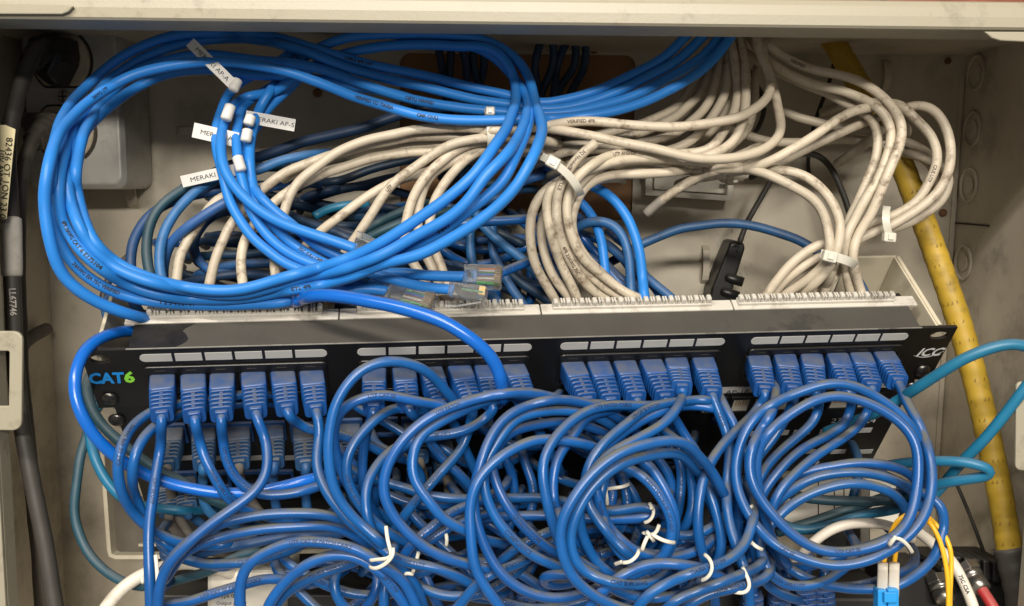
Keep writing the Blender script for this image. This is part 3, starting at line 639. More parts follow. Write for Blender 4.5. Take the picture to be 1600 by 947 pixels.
# ---- white cables ----------------------------------------------------------------------------------------------------
GW = "dirty white cables from the ceiling trunk to the connector combs"
def WH(label, pts, d, r=2.8, m='white', prints=()): return K(label, m, r, d, pts, "network_cable", "cable", GW, prints)
WH("dirty white cable, uppermost of the left fan, ending rightmost at the left comb", "850,200@560 800,199@556 760,200@554 700,200@552 637,205@550 587,215@548 540,232@546 500,256@544 470,279@542 454,305@541 443,337@540 432,378@538 428,410@535 434,438@530 438,478@526", 545)
WH("dirty white cable of the left fan, ending second at the left comb", "850,212@566 790,214@564 720,215@560 662,213@558 600,222@556 540,236@554 480,255@550 430,280@548 395,310@546 367,342@543 345,385@539 332,420@534 325,450@528 318,488@522", 545)
WH("dirty white cable of the left fan reaching the left end of the left comb", "850,228@572 780,226@570 700,226@567 640,228@565 560,240@562 490,258@558 440,282@555 400,296@552 347,307@548 325,327@545 300,367@540 282,400@536 274,445@530 266,490@522", 545)
WH("dirty white cable of the left fan forming its straight lower edge near the middle", "850,240@572 780,238@570 682,238@566 625,240@563 575,247@560 540,260@557 500,275@553 450,299@550 420,322@547 397,350@544 385,370@541 377,410@536 380,448@530 378,490@522", 545)
WH("dirty white cable crossing the dark gap in front, its end under the coil strands", "850,220@558 800,216@556 760,215@554 712,224@552 670,245@550 640,266@548 612,290@546 582,332@545 557,370@546 535,400@550 515,440@560", 550, prints=[(600, 300, "UTP", 2.0, 1)])
WH("dirty white cable slanting long and low behind the white one that crosses the dark gap", "850,232@568 760,236@566 712,250@563 670,268@561 620,283@559 575,305@557 537,335@555 500,362@556 470,392@562 440,418@572", 558)
WH("dirty white cable bending steeply down in the coil's mouth, left of two", "860,224@566 800,215@562 760,219@558 712,235@555 687,255@552 664,276@550 648,300@549 640,325@549 634,352@549 634,385@548 650,420@546 672,455@540 690,484@534", 550)
WH("dirty white cable bending steeply down in the coil's mouth, right of two", "860,236@572 800,228@566 770,226@562 735,238@558 700,256@556 680,268@554 664,287@553 656,312@553 652,340@553 658,380@552 676,420@549 690,455@543 706,484@536", 553)
WH("dirty white cable dipping behind the coil's right strands toward the second comb", "860,246@572 800,234@566 762,232@560 727,250@557 704,274@555 686,300@554 676,322@555 670,360@556 680,395@556 694,428@552 704,458@546 722,484@536", 555)
WH("long white cable lying on top of the bundle from coil to trunk", "760,206@552 800,202@550 850,197@548 880,192@546 925,190@545 1000,196@545 1060,199@546 1110,192@548 1160,181@550 1187,165@554 1202,145@560 1205,120@566 1192,92@574 1180,58@582", 550, prints=[(890, 190, "VERIFIED 4PR", 2.1, 1)])
WH("white cable sweeping low across the bundle and hooking up at its right end", "760,215@560 820,201@552 860,202@547 900,207@545 950,217@543 1000,229@542 1050,240@542 1100,247@543 1150,247@546 1188,237@550 1213,217@556 1221,195@562 1217,170@567 1210,140@572 1198,110@578 1186,60@586", 550)
WH("white cable crossing from the bundle up to the right, over the gap", "900,250@575 980,262@568 1060,266@562 1120,265@558 1165,262@554 1200,253@550 1237,235@549 1275,210@550 1312,184@553 1340,172@556 1375,170@562 1410,190@570", 555)
WH("thinner looking white cable just below the one crossing the gap", "1130,268@580 1200,262@578 1262,232@572 1300,214@570 1350,192@572 1400,170@576", 573, r=2.7)
WH("white trunk cable, rightmost strand of the trunk's left fan", "1155,50@590 1162,90@582 1167,127@575 1167,152@570 1160,184@562 1145,222@558 1118,240@556 1080,250@558 1030,256@562 960,262@568", 570)
WH("white trunk cable, second strand from the right in the trunk's left fan", "1138,50@592 1146,85@585 1151,117@578 1152,152@572 1145,180@566 1122,220@560 1098,236@558 1050,242@559 1000,246@562 940,252@568", 572)
WH("white trunk cable, third strand from the right in the trunk's left fan", "1144,62@596 1138,100@586 1135,130@580 1128,158@575 1113,184@570 1090,212@565 1060,230@562 1020,240@562 960,246@566 900,258@572", 574)
WH("white trunk cable, fourth strand from the right, heavily soiled", "1134,64@600 1128,95@592 1120,124@586 1102,165@580 1085,188@575 1055,210@570 1000,224@566 940,232@566 880,240@570", 578)
WH("white trunk cable, fifth strand from the right beside the blue bundle", "1130,70@606 1112,110@596 1100,138@590 1075,165@584 1050,187@579 1005,206@572 950,222@570 880,228@572", 584)
WH("white trunk cable leftmost in the fan, just under the four bright blue ones", "1120,80@612 1090,125@600 1070,150@595 1046,172@590 1015,190@583 960,205@576 900,216@574", 590)
WH("soiled white trunk cable squeezed behind the second and third trunk strands", "1150,60@604 1146,95@598 1142,130@592 1137,165@588 1120,195@584 1090,222@580 1040,238@578 980,248@578", 588)
WH("soiled white trunk cable deepest behind the trunk's lower fan", "1136,64@612 1118,105@606 1096,142@600 1066,178@595 1026,206@590 970,224@586 910,234@584", 596)
WH("soiled white cable low behind the bundle, showing under the long upper ones", "780,236@584 850,240@582 920,244@580 990,254@578 1060,260@576 1130,252@576 1180,232@580", 580)
WH("soiled white cable rising steeply behind the trunk's right edge", "1200,60@606 1188,95@602 1180,130@598 1176,165@596 1168,200@592 1140,232@588", 598)
WH("white cable arching at top right down to the tie, inner of the pair", "1168,50@592 1178,66@588 1195,92@582 1225,112@576 1267,130@570 1312,142@565 1350,154@560 1374,170@556 1390,195@553 1392,222@551 1385,250@549 1372,280@549 1355,305@551 1335,345@554 1322,368@556 1318,405@560 1326,440@566 1334,478@574", 560)
WH("white cable arching at top right down to the tie, outer of the pair", "1178,50@590 1190,64@586 1222,86@580 1262,105@573 1312,119@566 1350,131@560 1382,151@555 1402,178@551 1408,211@548 1402,240@547 1388,274@546 1375,302@548 1355,342@551 1340,367@554 1333,402@558 1342,440@564 1350,478@574", 558, prints=[(1235, 92, "VERIFIED", 2.1, 1)])
WH("white cable lying under the arching pair and joining them at the bend", "1160,78@598 1180,94@594 1205,107@590 1240,125@584 1280,140@578 1320,160@572 1350,176@566 1368,195@562 1372,225@560 1364,262@559 1346,302@559 1326,348@560 1308,400@563 1294,440@570", 575)
WH("white loop cable at far right, outermost strand", "1375,205@580 1400,178@572 1420,166@566 1445,166@562 1468,182@558 1483,212@556 1485,245@555 1478,278@556 1462,306@557 1437,326@558 1410,344@559 1382,357@560 1355,366@562 1325,382@566 1290,400@570 1262,420@574 1232,450@578 1218,480@582", 560)
WH("white loop cable at far right, printed inner strand", "1370,160@572 1403,164@566 1424,176@562 1443,196@560 1459,223@559 1464,250@559 1457,278@560 1438,308@561 1418,326@562 1393,338@563 1362,348@565 1330,366@568 1300,392@572 1272,415@576 1246,444@580 1236,480@582", 564, prints=[(1462, 262, "C/US UTP", 2.1, -1)])
WH("white loop cable at far right, lowest strand under the other two", "1452,250@572 1480,268@566 1484,284@564 1476,306@564 1455,328@564 1412,352@565 1380,361@566 1352,372@568 1318,396@572 1288,424@577 1270,450@580 1262,480@583", 566)
WH("soiled white cable running behind the gap, upper of two", "1215,165@604 1245,182@602 1275,191@600 1312,200@598 1375,206@592 1420,222@588 1450,242@582 1470,262@576", 598, m='white')
WH("soiled white cable running behind the gap, lower of two with worn print", "1150,205@606 1175,214@605 1205,222@604 1275,221@602 1325,218@599 1375,224@594 1420,236@588 1450,252@582 1468,280@576", 602, prints=[(1380, 224, "4PR 24AWG", 2.0, 1)])
WH("white cable with a cut grey end hanging free, arching right to the tie", "1010,334@575 1016,328@574 1034,313@570 1062,292@565 1100,272@560 1137,263@556 1175,265@552 1212,276@550 1250,298@549 1280,324@549 1295,354@550 1298,387@553 1288,412@558 1262,438@564 1222,464@572 1205,482@576", 555)
WH("white cable arching just outside the one with the cut end", "1080,280@578 1125,273@572 1180,263@564 1212,266@559 1245,271@555 1275,287@552 1300,312@550 1312,340@549 1313,367@550 1308,390@553 1300,412@557 1276,440@563 1250,462@570 1236,482@576", 558)
WH("white cable fanning out lowest to the left from the right hand tie", "1312,385@560 1290,378@558 1262,392@560 1230,420@563 1203,453@567 1180,484@572", 562)
WH("white cable second lowest in the fan under the right hand tie", "1318,396@566 1282,400@562 1245,422@564 1215,450@568 1195,484@573", 566)
WH("white cable in the middle of the fan under the right hand tie", "1316,400@572 1297,418@568 1266,442@570 1235,458@572 1212,486@576", 570)
WH("short white cable dropping steeply under the right hand tie", "1318,398@576 1307,425@572 1290,452@574 1276,486@578", 574)
WH("white cable cut short above the left hand tie, its printed end pointing up right", "930,224@538 912,238@537 895,255@536 882,276@535 872,300@535 869,325@536 872,355@538 882,390@542 900,425@546 932,459@552 958,475@558 975,490@566", 540, prints=[(915, 236, "3Q Number 5/", 2.1, -1), (876, 300, "ETL VERIFIED", 2.2, 1), (880, 380, "4PR 23AWG 75C", 2.1, 1)])
WH("white cable bowed farthest left below the left hand tie", "1000,258@556 930,262@548 890,278@542 862,290@540 844,305@540 832,328@541 827,360@543 832,400@546 848,435@550 870,474@556 876,492@562", 545)
WH("white cable second from the left below the left hand tie", "1090,252@558 1025,247@552 965,252@546 915,268@541 885,285@538 862,290@536 853,312@536 855,342@537 865,380@540 880,418@545 897,454@551 908,490@560", 540)
WH("white cable tucked between the two left strands below the left hand tie", "940,280@552 900,292@550 866,308@549 848,340@549 845,370@550 852,405@551 868,438@553 888,462@556 900,492@562", 550)
WH("white cable bowed farthest right below the left hand tie", "1110,256@558 1045,246@553 985,240@548 940,249@543 908,268@539 893,290@537 886,320@537 888,350@538 895,375@540 912,405@544 945,435@550 978,456@556 1002,468@562 1024,488@570", 545, prints=[(950, 240, "UTP ANSI/EIA", 2.1, 1)])
WH("white cable second from the right below the left hand tie", "1120,262@562 1060,256@557 1000,250@552 950,258@547 915,275@543 897,298@541 884,330@541 886,365@542 898,400@546 925,432@551 955,455@556 985,474@562 1000,490@568", 548)
WH("white cable lowest of the bundle leading right from the left hand tie", "1170,240@570 1150,252@566 1095,260@560 1050,268@556 1000,272@553 950,275@550 915,290@547 900,312@546 893,345@546 904,385@548 930,418@552 960,445@557 986,470@564 1010,492@570", 552)

# ---- older blue and teal cables behind ---------------------------------------------------------------------------------
GO = "old grimy blue cables behind the coil"
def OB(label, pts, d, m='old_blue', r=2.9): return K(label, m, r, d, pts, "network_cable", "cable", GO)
OB("faded blue cable bowed farthest left behind the coil, above the panel's left end", "208,470@536 206,427@538 205,390@541 217,357@546 240,330@551 275,312@556 330,300@562 390,290@568", 545)
OB("greenish grey cable bowed left behind the coil, next to the leftmost faded blue one", "246,480@530 237,440@534 229,400@538 231,362@542 245,329@547 270,306@552 300,288@557 350,272@562 400,262@568", 545, 'dark_teal')
OB("lighter faded blue cable bowed left, printed strand right of the greenish one", "262,482@528 252,440@531 249,400@534 257,362@538 277,329@543 300,304@548 320,288@553 352,272@558 400,268@561 440,250@566 480,242@572", 542)
OB("faded blue cable crossing in front of the white fan's leftmost strands", "255,430@548 262,388@541 280,366@538 312,341@536 350,317@538 390,303@544 430,290@552", 540)
OB("long navy cable sloping up behind the fan to the right", "330,274@590 365,258@588 400,246@586 462,226@584 525,210@583 587,192@582 640,176@582 700,165@584", 584, 'dark_blue', 3.3)
for i, (pts, d, m) in enumerate([
  ("450,333 500,355 552,376 600,402", (590, 570), 'dark_blue'), ("492,338 508,328 530,322 575,318", (600, 610), 'teal'),
  ("640,325 575,357 540,380 500,400 440,420", (585, 600), 'dark_teal'), ("700,330 620,350 575,372 548,390", (586, 572), 'dark_teal'),
  ("440,312 475,288 530,282 590,262 680,240", (610, 620), 'dark_blue'), ("440,330 512,302 575,287 660,268", (612, 622), 'dark_blue'),
  ("300,290 345,293 400,300 480,320", (606, 620), 'dark_blue'), ("300,380 312,355 335,330 380,318 450,320", (575, 600), 'dark_blue'),
  ("310,360 302,385 310,408 330,424 380,430", (580, 590), 'old_blue'), ("330,375 400,372 470,362 540,352", (600, 605), 'dark_blue'),
  ("300,400 380,398 440,390 520,398 600,420", (596, 590), 'dark_blue'), ("320,425 380,412 450,412 520,425", (590, 588), 'old_blue'),
  ("300,440 370,428 450,436 520,446", (584, 580), 'dark_blue'), ("460,345 540,362 620,392 700,420", (600, 590), 'dark_blue'),
  ("560,370 620,372 660,352 720,330 800,300", (590, 600), 'old_blue'), ("345,315 400,330 470,352 540,392", (595, 585), 'dark_blue')]):
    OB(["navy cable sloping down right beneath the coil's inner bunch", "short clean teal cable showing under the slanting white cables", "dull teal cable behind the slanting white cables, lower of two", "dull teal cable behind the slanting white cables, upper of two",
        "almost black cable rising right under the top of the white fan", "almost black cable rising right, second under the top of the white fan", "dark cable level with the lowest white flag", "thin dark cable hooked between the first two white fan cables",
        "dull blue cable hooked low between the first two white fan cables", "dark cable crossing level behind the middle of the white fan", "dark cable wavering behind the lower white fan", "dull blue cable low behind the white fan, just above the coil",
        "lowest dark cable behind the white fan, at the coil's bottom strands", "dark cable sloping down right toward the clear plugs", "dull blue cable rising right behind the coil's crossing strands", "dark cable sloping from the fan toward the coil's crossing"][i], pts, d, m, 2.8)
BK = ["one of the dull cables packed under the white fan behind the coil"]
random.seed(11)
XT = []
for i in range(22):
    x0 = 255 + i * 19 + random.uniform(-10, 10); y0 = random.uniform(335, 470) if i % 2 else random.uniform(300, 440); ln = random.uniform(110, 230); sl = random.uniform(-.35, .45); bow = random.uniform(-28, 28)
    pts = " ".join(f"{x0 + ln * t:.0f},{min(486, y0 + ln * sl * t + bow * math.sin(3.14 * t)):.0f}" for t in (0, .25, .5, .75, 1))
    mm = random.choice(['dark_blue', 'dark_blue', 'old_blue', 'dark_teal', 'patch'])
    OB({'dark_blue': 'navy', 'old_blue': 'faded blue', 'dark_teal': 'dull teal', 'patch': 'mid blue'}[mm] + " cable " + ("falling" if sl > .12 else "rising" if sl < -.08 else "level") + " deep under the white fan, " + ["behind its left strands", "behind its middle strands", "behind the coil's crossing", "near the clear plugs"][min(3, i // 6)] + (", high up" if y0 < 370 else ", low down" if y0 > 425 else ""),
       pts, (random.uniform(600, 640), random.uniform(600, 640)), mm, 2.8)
for i in range(9):
    x0 = 690 + i * 22 + random.uniform(-12, 12); y0 = random.uniform(330, 400); x1 = x0 + random.uniform(-50, 90)
    OB(["first", "second", "third", "fourth", "fifth", "sixth", "seventh", "eighth", "ninth"][i] + " from the left of nine shaded cables between coil and white loop", f"{x0:.0f},{y0:.0f} {(x0*.6+x1*.4)+random.uniform(-20,20):.0f},{y0+45:.0f} {x1:.0f},{random.uniform(450,490):.0f}", (random.uniform(610, 640), random.uniform(595, 615)), random.choice(['patch', 'old_blue', 'dark_blue', 'patch_glossy']), 2.8)
OB("mid blue cable running level behind the coil's right strands", "640,372@560 680,362@558 712,354@556 762,345@556 822,342@560 880,338@570", 558, 'patch')
OB("blue cable falling from the coil's strands to the right behind the clear plugs", "742,330@585 752,350@582 765,364@580 787,383@577 817,406@574 850,440@574", 578)
OB("blue cable standing upright behind the clear plugs, left one", "736,320@600 735,365@596 736,400@592 745,440@588 760,486@584", 592)
OB("blue cable standing upright behind the clear plugs, right one", "768,335@598 769,378@594 778,415@590 800,450@586 828,494@580", 590)
OB("blue cable rising to the right from behind the upper clear plug", "770,432@552 790,423@556 825,410@562 860,395@570", 560, 'patch', 2.8)
OB("blue cable dropping toward the panel gap below the clear plugs", "700,430@580 740,446@578 765,460@574 795,492@568", 575)
OB("nearly black cable slanting behind the white loop toward the panel", "790,420@600 805,434@596 835,456@590 880,486@580", 590, 'dark_blue', 2.9)
OB("short blue stub curving out above the level blue cable", "745,345@606 748,325@604 765,310@602 800,290@600 850,272@604", 603)
OB("bright blue cable hanging outermost right of the white loop", "880,268@585 905,280@578 925,290@572 955,308@566 980,340@561 996,380@558 1003,420@558 1006,455@560 1008,492@566", 565, 'coil', 3.0)
OB("bright blue cable hanging inner right of the white loop", "880,290@590 900,309@584 925,336@578 940,380@572 946,432@568 950,490@568", 575, 'coil', 2.9)
OB("blue cable arching over behind the white loop and down to the third comb", "885,368@582 898,358@578 922,347@573 950,348@570 973,368@567 984,405@565 986,450@565 988,492@568", 570, 'old_blue', 2.9)
OB("long thin blue cable arching across the bare back panel to the right hand tie", "975,398@600 990,389@599 1012,377@598 1050,361@597 1100,351@597 1150,350@596 1200,358@594 1250,377@590 1280,394@586 1312,415@582 1338,436@578 1352,462@574 1362,490@574", 590, 'old_blue', 2.9)
OB("faded blue cable slipping out low on the right behind the white loop", "950,385@590 985,412@582 1010,432@576 1030,450@572 1052,470@570 1070,492@572", 578)
for i, (pts, d) in enumerate((("890,350 930,395 960,425 985,450", (600, 590)), ("905,395 940,412 965,440 1000,470", (596, 585)), ("900,420 940,440 965,462 990,490", (590, 578)), ("880,395 905,370 950,380 985,420 1000,470", (604, 590)), ("820,350 850,380 870,430 880,480", (606, 590)), ("690,390 730,412 790,404 840,380", (608, 606)), ("700,380 760,392 820,380 860,360", (612, 610)), ("985,395 1000,420 1022,446 1045,480", (585, 574)))):
    OB(["blue cable sloping right inside the white loop, upper of three", "blue cable sloping right inside the white loop, middle of three", "blue cable sloping right inside the white loop, lowest of three", "blue cable bending over inside the white loop, behind the arching one", "blue cable falling just left of the white loop", "blue cable sagging between coil and white loop", "blue cable wavering level left of the white loop", "short blue cable right of the outermost hanging one"][i], pts, d, 'patch', 2.8)
for i, x in enumerate((688, 706, 724, 742, 752)):
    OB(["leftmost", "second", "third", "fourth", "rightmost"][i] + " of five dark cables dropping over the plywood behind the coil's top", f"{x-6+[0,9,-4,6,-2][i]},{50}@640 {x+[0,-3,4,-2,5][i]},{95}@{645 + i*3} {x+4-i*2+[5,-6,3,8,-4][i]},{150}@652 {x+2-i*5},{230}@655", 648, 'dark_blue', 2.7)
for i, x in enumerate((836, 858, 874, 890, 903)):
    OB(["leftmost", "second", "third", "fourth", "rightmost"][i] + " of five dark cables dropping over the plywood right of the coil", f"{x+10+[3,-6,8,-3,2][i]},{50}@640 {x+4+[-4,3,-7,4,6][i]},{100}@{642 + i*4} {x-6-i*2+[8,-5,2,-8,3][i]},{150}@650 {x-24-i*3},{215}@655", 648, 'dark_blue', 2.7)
K("curled black cable loop just left of the coil's bottom strands", 'blk_rubber', 2.4, 600, "200,402@610 180,420@604 165,450@600 160,475@598 172,500@596 200,520@598", group=None)
K("thin dark cable loop hanging behind the coil's bottom left corner", 'dark_blue', 2.3, 590, "215,470@600 197,478@590 188,500@584 196,525@582 220,540@585", group=None)
K("faded blue cable dropping past the panel's upper left corner", 'old_blue', 2.7, 570, "165,480@575 168,500@566 180,515@560 200,535@558 215,560@560", group=None)

# ---- thick bright cords reaching over the panel -------------------------------------------------------------------------
K("glossy bright blue cord draped over the upper panel from its torn end", 'patch_glossy', 3.4, 480,
  "426,488@552 448,480@538 464,470@512 474,466@500 500,461@488 550,466@481 600,475@476 640,485@473 690,501@472 727,523@472 757,546@474 776,572@478 784,602@485 786,625@496", name="patch_cable", cat="patch cord")
K("glossy bright blue cord bulging round the panel's left end and running right under the plugs", 'patch_glossy', 3.1, 480,
  "250,515@530 215,516@522 190,518@512 157,528@498 134,547@488 119,583@480 117,618@477 127,650@477 146,680@480 172,706@485 214,734@492 262,755@497 300,764@500 337,770@502 387,770@503 425,764@503 475,752@505 520,740@512", name="patch_cable", cat="patch cord")

# ---- patch cords plugged into the upper panel ---------------------------------------------------------------------------
PC(0, 0, (253, 652), 485, "251,690@492 247,717@490 241,760@484 235,810@478 232,860@474 234,910@471 236,975@470", "blue patch cord in the leftmost socket, hanging nearly straight down", prints=[(242, 745, "CAT 5E UTP", 2.0, -1)])
PC(0, 1, (304, 654), 490, "312,685@494 322,718@492 336,748@492 353,775@494 375,795@500 410,806@508 460,812@514", "blue patch cord in the second socket from the left, falling right behind the fourth one")
PC(0, 2, (346, 652), 490, "348,685@495 352,712@495 366,743@496 387,764@498 405,773@500 440,775@502 470,768@504 505,755@508 540,752@515", "blue patch cord in the third socket from the left, turning right under the glossy cord")
PC(0, 3, (400, 646), 485, "412,675@490 419,706@486 415,742@482 398,768@478 364,796@474 325,822@471 288,855@468 262,883@467 250,912@467 246,975@468", "blue patch cord in the fourth socket from the left, curving back left")
PC(0, 4, (449, 642), 495, "465,660@500 482,670@502 512,676@506 540,683@510 570,692@514 610,712@520", "blue patch cord in the fifth socket from the left, leaving sharply to the right")
PC(0, 5, (494, 643), 490, "499,670@492 497,705@487 500,746@482 515,777@478 537,805@475 567,832@474 592,852@476 625,890@484 650,930@490 665,975@494", "blue patch cord in the sixth socket from the left, swinging down beside the high arch")
PC(1, 0, (584, 641), 500, "576,672@507 567,705@508 564,740@508 570,775@510 590,810@514 612,850@520", "blue patch cord in the first socket of the second group, mostly behind the arches", prints=[])
PC(1, 1, (638, 637), 505, "655,656@512 672,690@518 690,718@520 714,737@520 735,758@522 760,790@526", "blue patch cord in the second socket of the second group, slanting right into the tangle")
PC(1, 2, (690, 634), 510, "708,660@516 722,690@520 735,720@524 750,750@528", "blue patch cord in the third socket of the second group, crossed by the arch")
PC(1, 3, (737, 634), 505, "735,655@512 727,688@512 712,715@508 675,757@502 640,790@500 622,815@502 606,850@508", "blue patch cord in the fourth socket of the second group, doubling back down left")
PC(1, 4, (771, 632), 510, "764,648@508 742,665@503 705,677@500 654,688@502 621,706@506 600,735@512 590,770@518", "blue patch cord in the fifth socket of the second group, under the glossy cord", prints=[(705, 677, "CAT 5E", 2.0, -1)])
PC(1, 5, (822, 628), 510, "835,655@518 850,690@524 866,720@528", "blue patch cord in the sixth socket of the second group, leaning under the arches")
PC(2, 0, (918, 630), 515, "930,650@524 950,672@530 978,690@532 1000,720@534", "blue patch cord in the first socket of the third group, boot tilted right")
PC(2, 1, (955, 631), 520, "975,655@528 1000,680@532 1020,712@534 1042,737@532 1050,765@530 1046,800@530 1030,840@532", "blue patch cord in the second socket of the third group, behind the tangle")
PC(2, 2, (995, 626), 520, "1010,650@528 1030,675@532 1050,702@532 1064,730@530 1066,775@528 1055,817@528 1038,850@530", "blue patch cord in the third socket of the third group, falling into the tangle")
PC(2, 3, (1040, 625), 520, "1052,652@528 1070,680@530 1090,706@528 1108,742@526 1120,770@526 1130,800@528", "blue patch cord in the fourth socket of the third group, falling right")
PC(2, 4, (1066, 610), 508, "1058,638@500 1037,662@490 1005,681@482 975,697@477 950,712@475 925,738@474 910,770@475 906,810@478 915,850@482 935,882@486 965,905@490", "dusty blue patch cord in the fifth socket of the third group, crossing left", pm='plug')
PC(2, 5, (1113, 618), 515, "1125,652@518 1138,688@515 1139,720@510 1136,760@502 1136,797@495 1146,840@488 1158,875@484 1168,910@482 1174,975@482", "blue patch cord in the sixth socket of the third group, hanging down", prints=[(1142, 640, "CAT 5E", 2.0, 1)])
PC(3, 0, (1195, 613), 525, "1190,628@528 1174,652@522 1150,674@512 1123,702@502 1101,740@494 1092,783@489 1093,834@487 1100,872@489 1112,905@494 1118,950@500", "blue patch cord in the first socket of the fourth group, in a long bow")
PC(3, 1, (1238, 612), 535, "1239,628@540 1230,650@541 1205,690@540 1185,712@538 1170,745@536 1160,790@536", "blue patch cord in the second socket of the fourth group, passing behind the ring's top")
PC(3, 2, (1275, 612), 535, "1278,632@542 1270,655@540 1245,682@538 1217,711@535 1192,742@532 1178,775@532 1172,815@534", "blue patch cord in the third socket of the fourth group, falling left through the ring")
PC(3, 3, (1325, 611), 535, "1330,635@540 1324,657@538 1300,676@534 1262,698@528 1235,716@525 1208,747@522 1192,775@521 1186,812@522 1190,860@526", "blue patch cord in the fourth socket of the fourth group, fanning left")
PC(3, 4, (1362, 607), 535, "1358,640@540 1346,661@537 1312,686@530 1285,706@525 1245,740@518 1217,767@515 1205,792@514 1201,820@516 1207,865@522", "blue patch cord in the fifth socket of the fourth group, lowest fanning left")
PC(3, 5, (1404, 600), 525, "1417,630@520 1437,666@508 1453,712@496 1457,745@491 1452,785@487 1437,818@484 1414,842@482 1387,862@481 1350,877@481 1300,884@482 1250,872@484 1205,846@487 1172,808@491 1152,762@496 1150,715@500 1168,668@502 1205,634@503 1249,612@504 1300,599@504 1337,604@504 1375,623@504 1412,654@503 1440,695@502 1452,738@502", "blue patch cord in the last socket at right, coiled as the outer ring", prints=[(1215, 852, "CAT 5E", 2.0, 1)])

# ---- loose loops ------------------------------------------------------------------------------------------------------
GP = "loose blue patch cords in the tangle under the panels"
def LP(label, pts, d, m='patch', r=2.65, prints=(), group=GP): return K(label, m, r, d, pts, "patch_cable", "patch cord", group, prints)
LP("blue patch cord rising in the single high arch in front of the second socket group", "712,632@505 707,622@500 687,599@492 662,578@484 630,566@478 600,565@475 570,575@472 545,597@470 526,628@468 516,665@467 512,702@466 515,735@466 523,765@467 541,795@468 563,820@470 592,845@474 630,890@480 655,925@486 668,975@490", 475)
LP("blue patch cord with printed text forming the low arch across the second group's boots", "700,640@500 687,633@495 657,627@488 625,621@484 587,619@481 550,628@479 528,646@480 520,675@483 528,717@486 536,742@488 556,780@490 576,806@492 610,840@496", 485, prints=[(575, 619, "UTP CAT 5E", 2.1, 1)])
LP("blue patch cord arching from mid tangle with a pale kink on its left side", "660,640@510 625,637@502 590,653@494 562,678@488 547,703@485 542,745@484 552,777@484 571,802@485 600,826@488 640,850@492 690,868@498", 488)
LP("blue patch cord bowing left below the arches and running out low to the right", "640,690@510 610,705@498 590,726@490 574,756@484 570,792@480 581,835@477 604,864@475 640,879@474 687,888@475 727,908@480 760,925@488", 480)
LP("blue patch cord in the large outer sweep left of the centre ring", "1000,642@525 950,632@515 900,630@505 850,619@494 800,614@486 755,618@482 715,632@478 675,653@474 640,677@471 615,703@469 602,732@468 600,766@467 613,802@467 643,841@468 683,866@470 727,880@474 765,890@482", 476, prints=[(680, 648, "UTP PATCH", 2.0, 1)])
LP("blue patch cord in the inner sweep with a pale kink, ending under the centre ring", "840,622@508 793,620@496 738,633@487 694,655@480 661,681@475 646,711@471 646,747@469 665,780@468 694,810@469 724,828@472 760,845@480", 476)
LP("blue patch cord slanting from the ring's left edge down across the left tangle", "760,778@508 727,793@500 690,811@494 662,833@491 637,858@491 615,895@496", 495)
LP("blue patch cord slanting parallel below the one from the ring's left edge", "770,800@512 727,813@504 687,834@500 650,862@498 620,900@502", 502)
LP("blue patch cord lying level in mid left tangle, right part under the ring", "560,740@520 605,755@513 645,767@509 687,776@508 725,781@510 790,778@514 840,777@512 880,785@508 950,798@500 1017,793@495 1028,800@498", 508)
LP("blue patch cord lying level just below, ending at the twist tie inside the big ring", "700,812@518 760,810@512 800,807@509 845,806@507 900,808@504 955,813@500 1015,806@497 1026,800@500", 506)
LP("blue patch cord bowing off the left end of the panel, outer of two", "460,618@535 420,616@528 365,618@520 330,625@515 300,629@512 270,634@505 237,643@496 207,667@484 192,692@474 184,717@471 185,745@472 193,778@476 208,803@484 226,820@486 250,835@490 276,846@494 310,852@500 360,850@506", 495)
LP("blue patch cord bowing off the left end of the panel, inner of two", "430,630@538 390,630@532 330,634@524 287,642@514 268,653@503 240,668@490 220,690@479 210,717@475 207,748@477 212,780@490 221,803@491 240,836@494 275,862@500 310,880@506", 500)
LP("blue patch cord lying level across the lower left, top one with a dusty back", "246,905@480 260,888@478 285,853@478 313,832@480 350,816@482 400,807@484 450,803@486 500,802@489 540,812@494 580,835@502", 484)
LP("blue patch cord lying level across the lower left, second from the top", "248,915@484 262,900@482 282,868@483 312,851@485 350,838@487 400,829@488 450,823@490 500,821@494 540,830@500 575,850@508", 488)
LP("blue patch cord sagging short beneath the level ones at lower left", "262,862@500 287,872@497 325,880@494 385,881@492 410,876@494 450,860@500", 496)
LP("dull blue patch cord mostly hidden between the level ones at lower left", "270,872@512 305,866@509 350,856@507 400,848@508 450,838@512 520,835@518", 510, m='old_blue')
LP("blue patch cord coming in low from the left, under the front loop", "238,950@484 262,945@483 290,942@482 325,931@482 367,916@484 400,908@490 437,905@494 470,912@500", 486)
LP("blue patch cord in the front loop at bottom left, outer strand", "380,980@456 375,945@455 376,910@455 388,882@455 417,862@455 450,850@455 487,846@455 525,848@456 562,861@457 600,886@459 626,904@461 646,936@463 664,980@465", 457)
LP("blue patch cord in the front loop at bottom left, printed inner strand", "412,980@466 418,950@464 435,922@463 456,898@462 487,877@461 525,867@461 556,870@461 590,890@462 613,919@463 636,950@465 650,985@467", 462, prints=[(598, 902, "5E 2 UTP", 2.1, 1)])
LP("blue patch cord in the front loop at bottom left, lowest strand", "425,980@474 432,942@472 450,922@471 487,902@470 520,891@471 548,882@474", 472)
LP("short hooked blue patch cord inside the bottom left loop", "540,880@500 524,893@492 521,915@488 526,935@488 545,955@490 570,960@494", 490)
LP("blue patch cord curling up at the bottom edge left of centre", "560,965@500 580,938@496 592,915@496 588,890@500", 497)
LP("blue patch cord standing at the bottom edge below the twist tie", "600,985@486 600,940@484 602,905@486 612,870@492", 486)
LP("blue patch cord dipping low between the bottom loop and the centre ring", "630,895@492 670,925@488 720,932@487 770,920@490 800,900@498", 490)
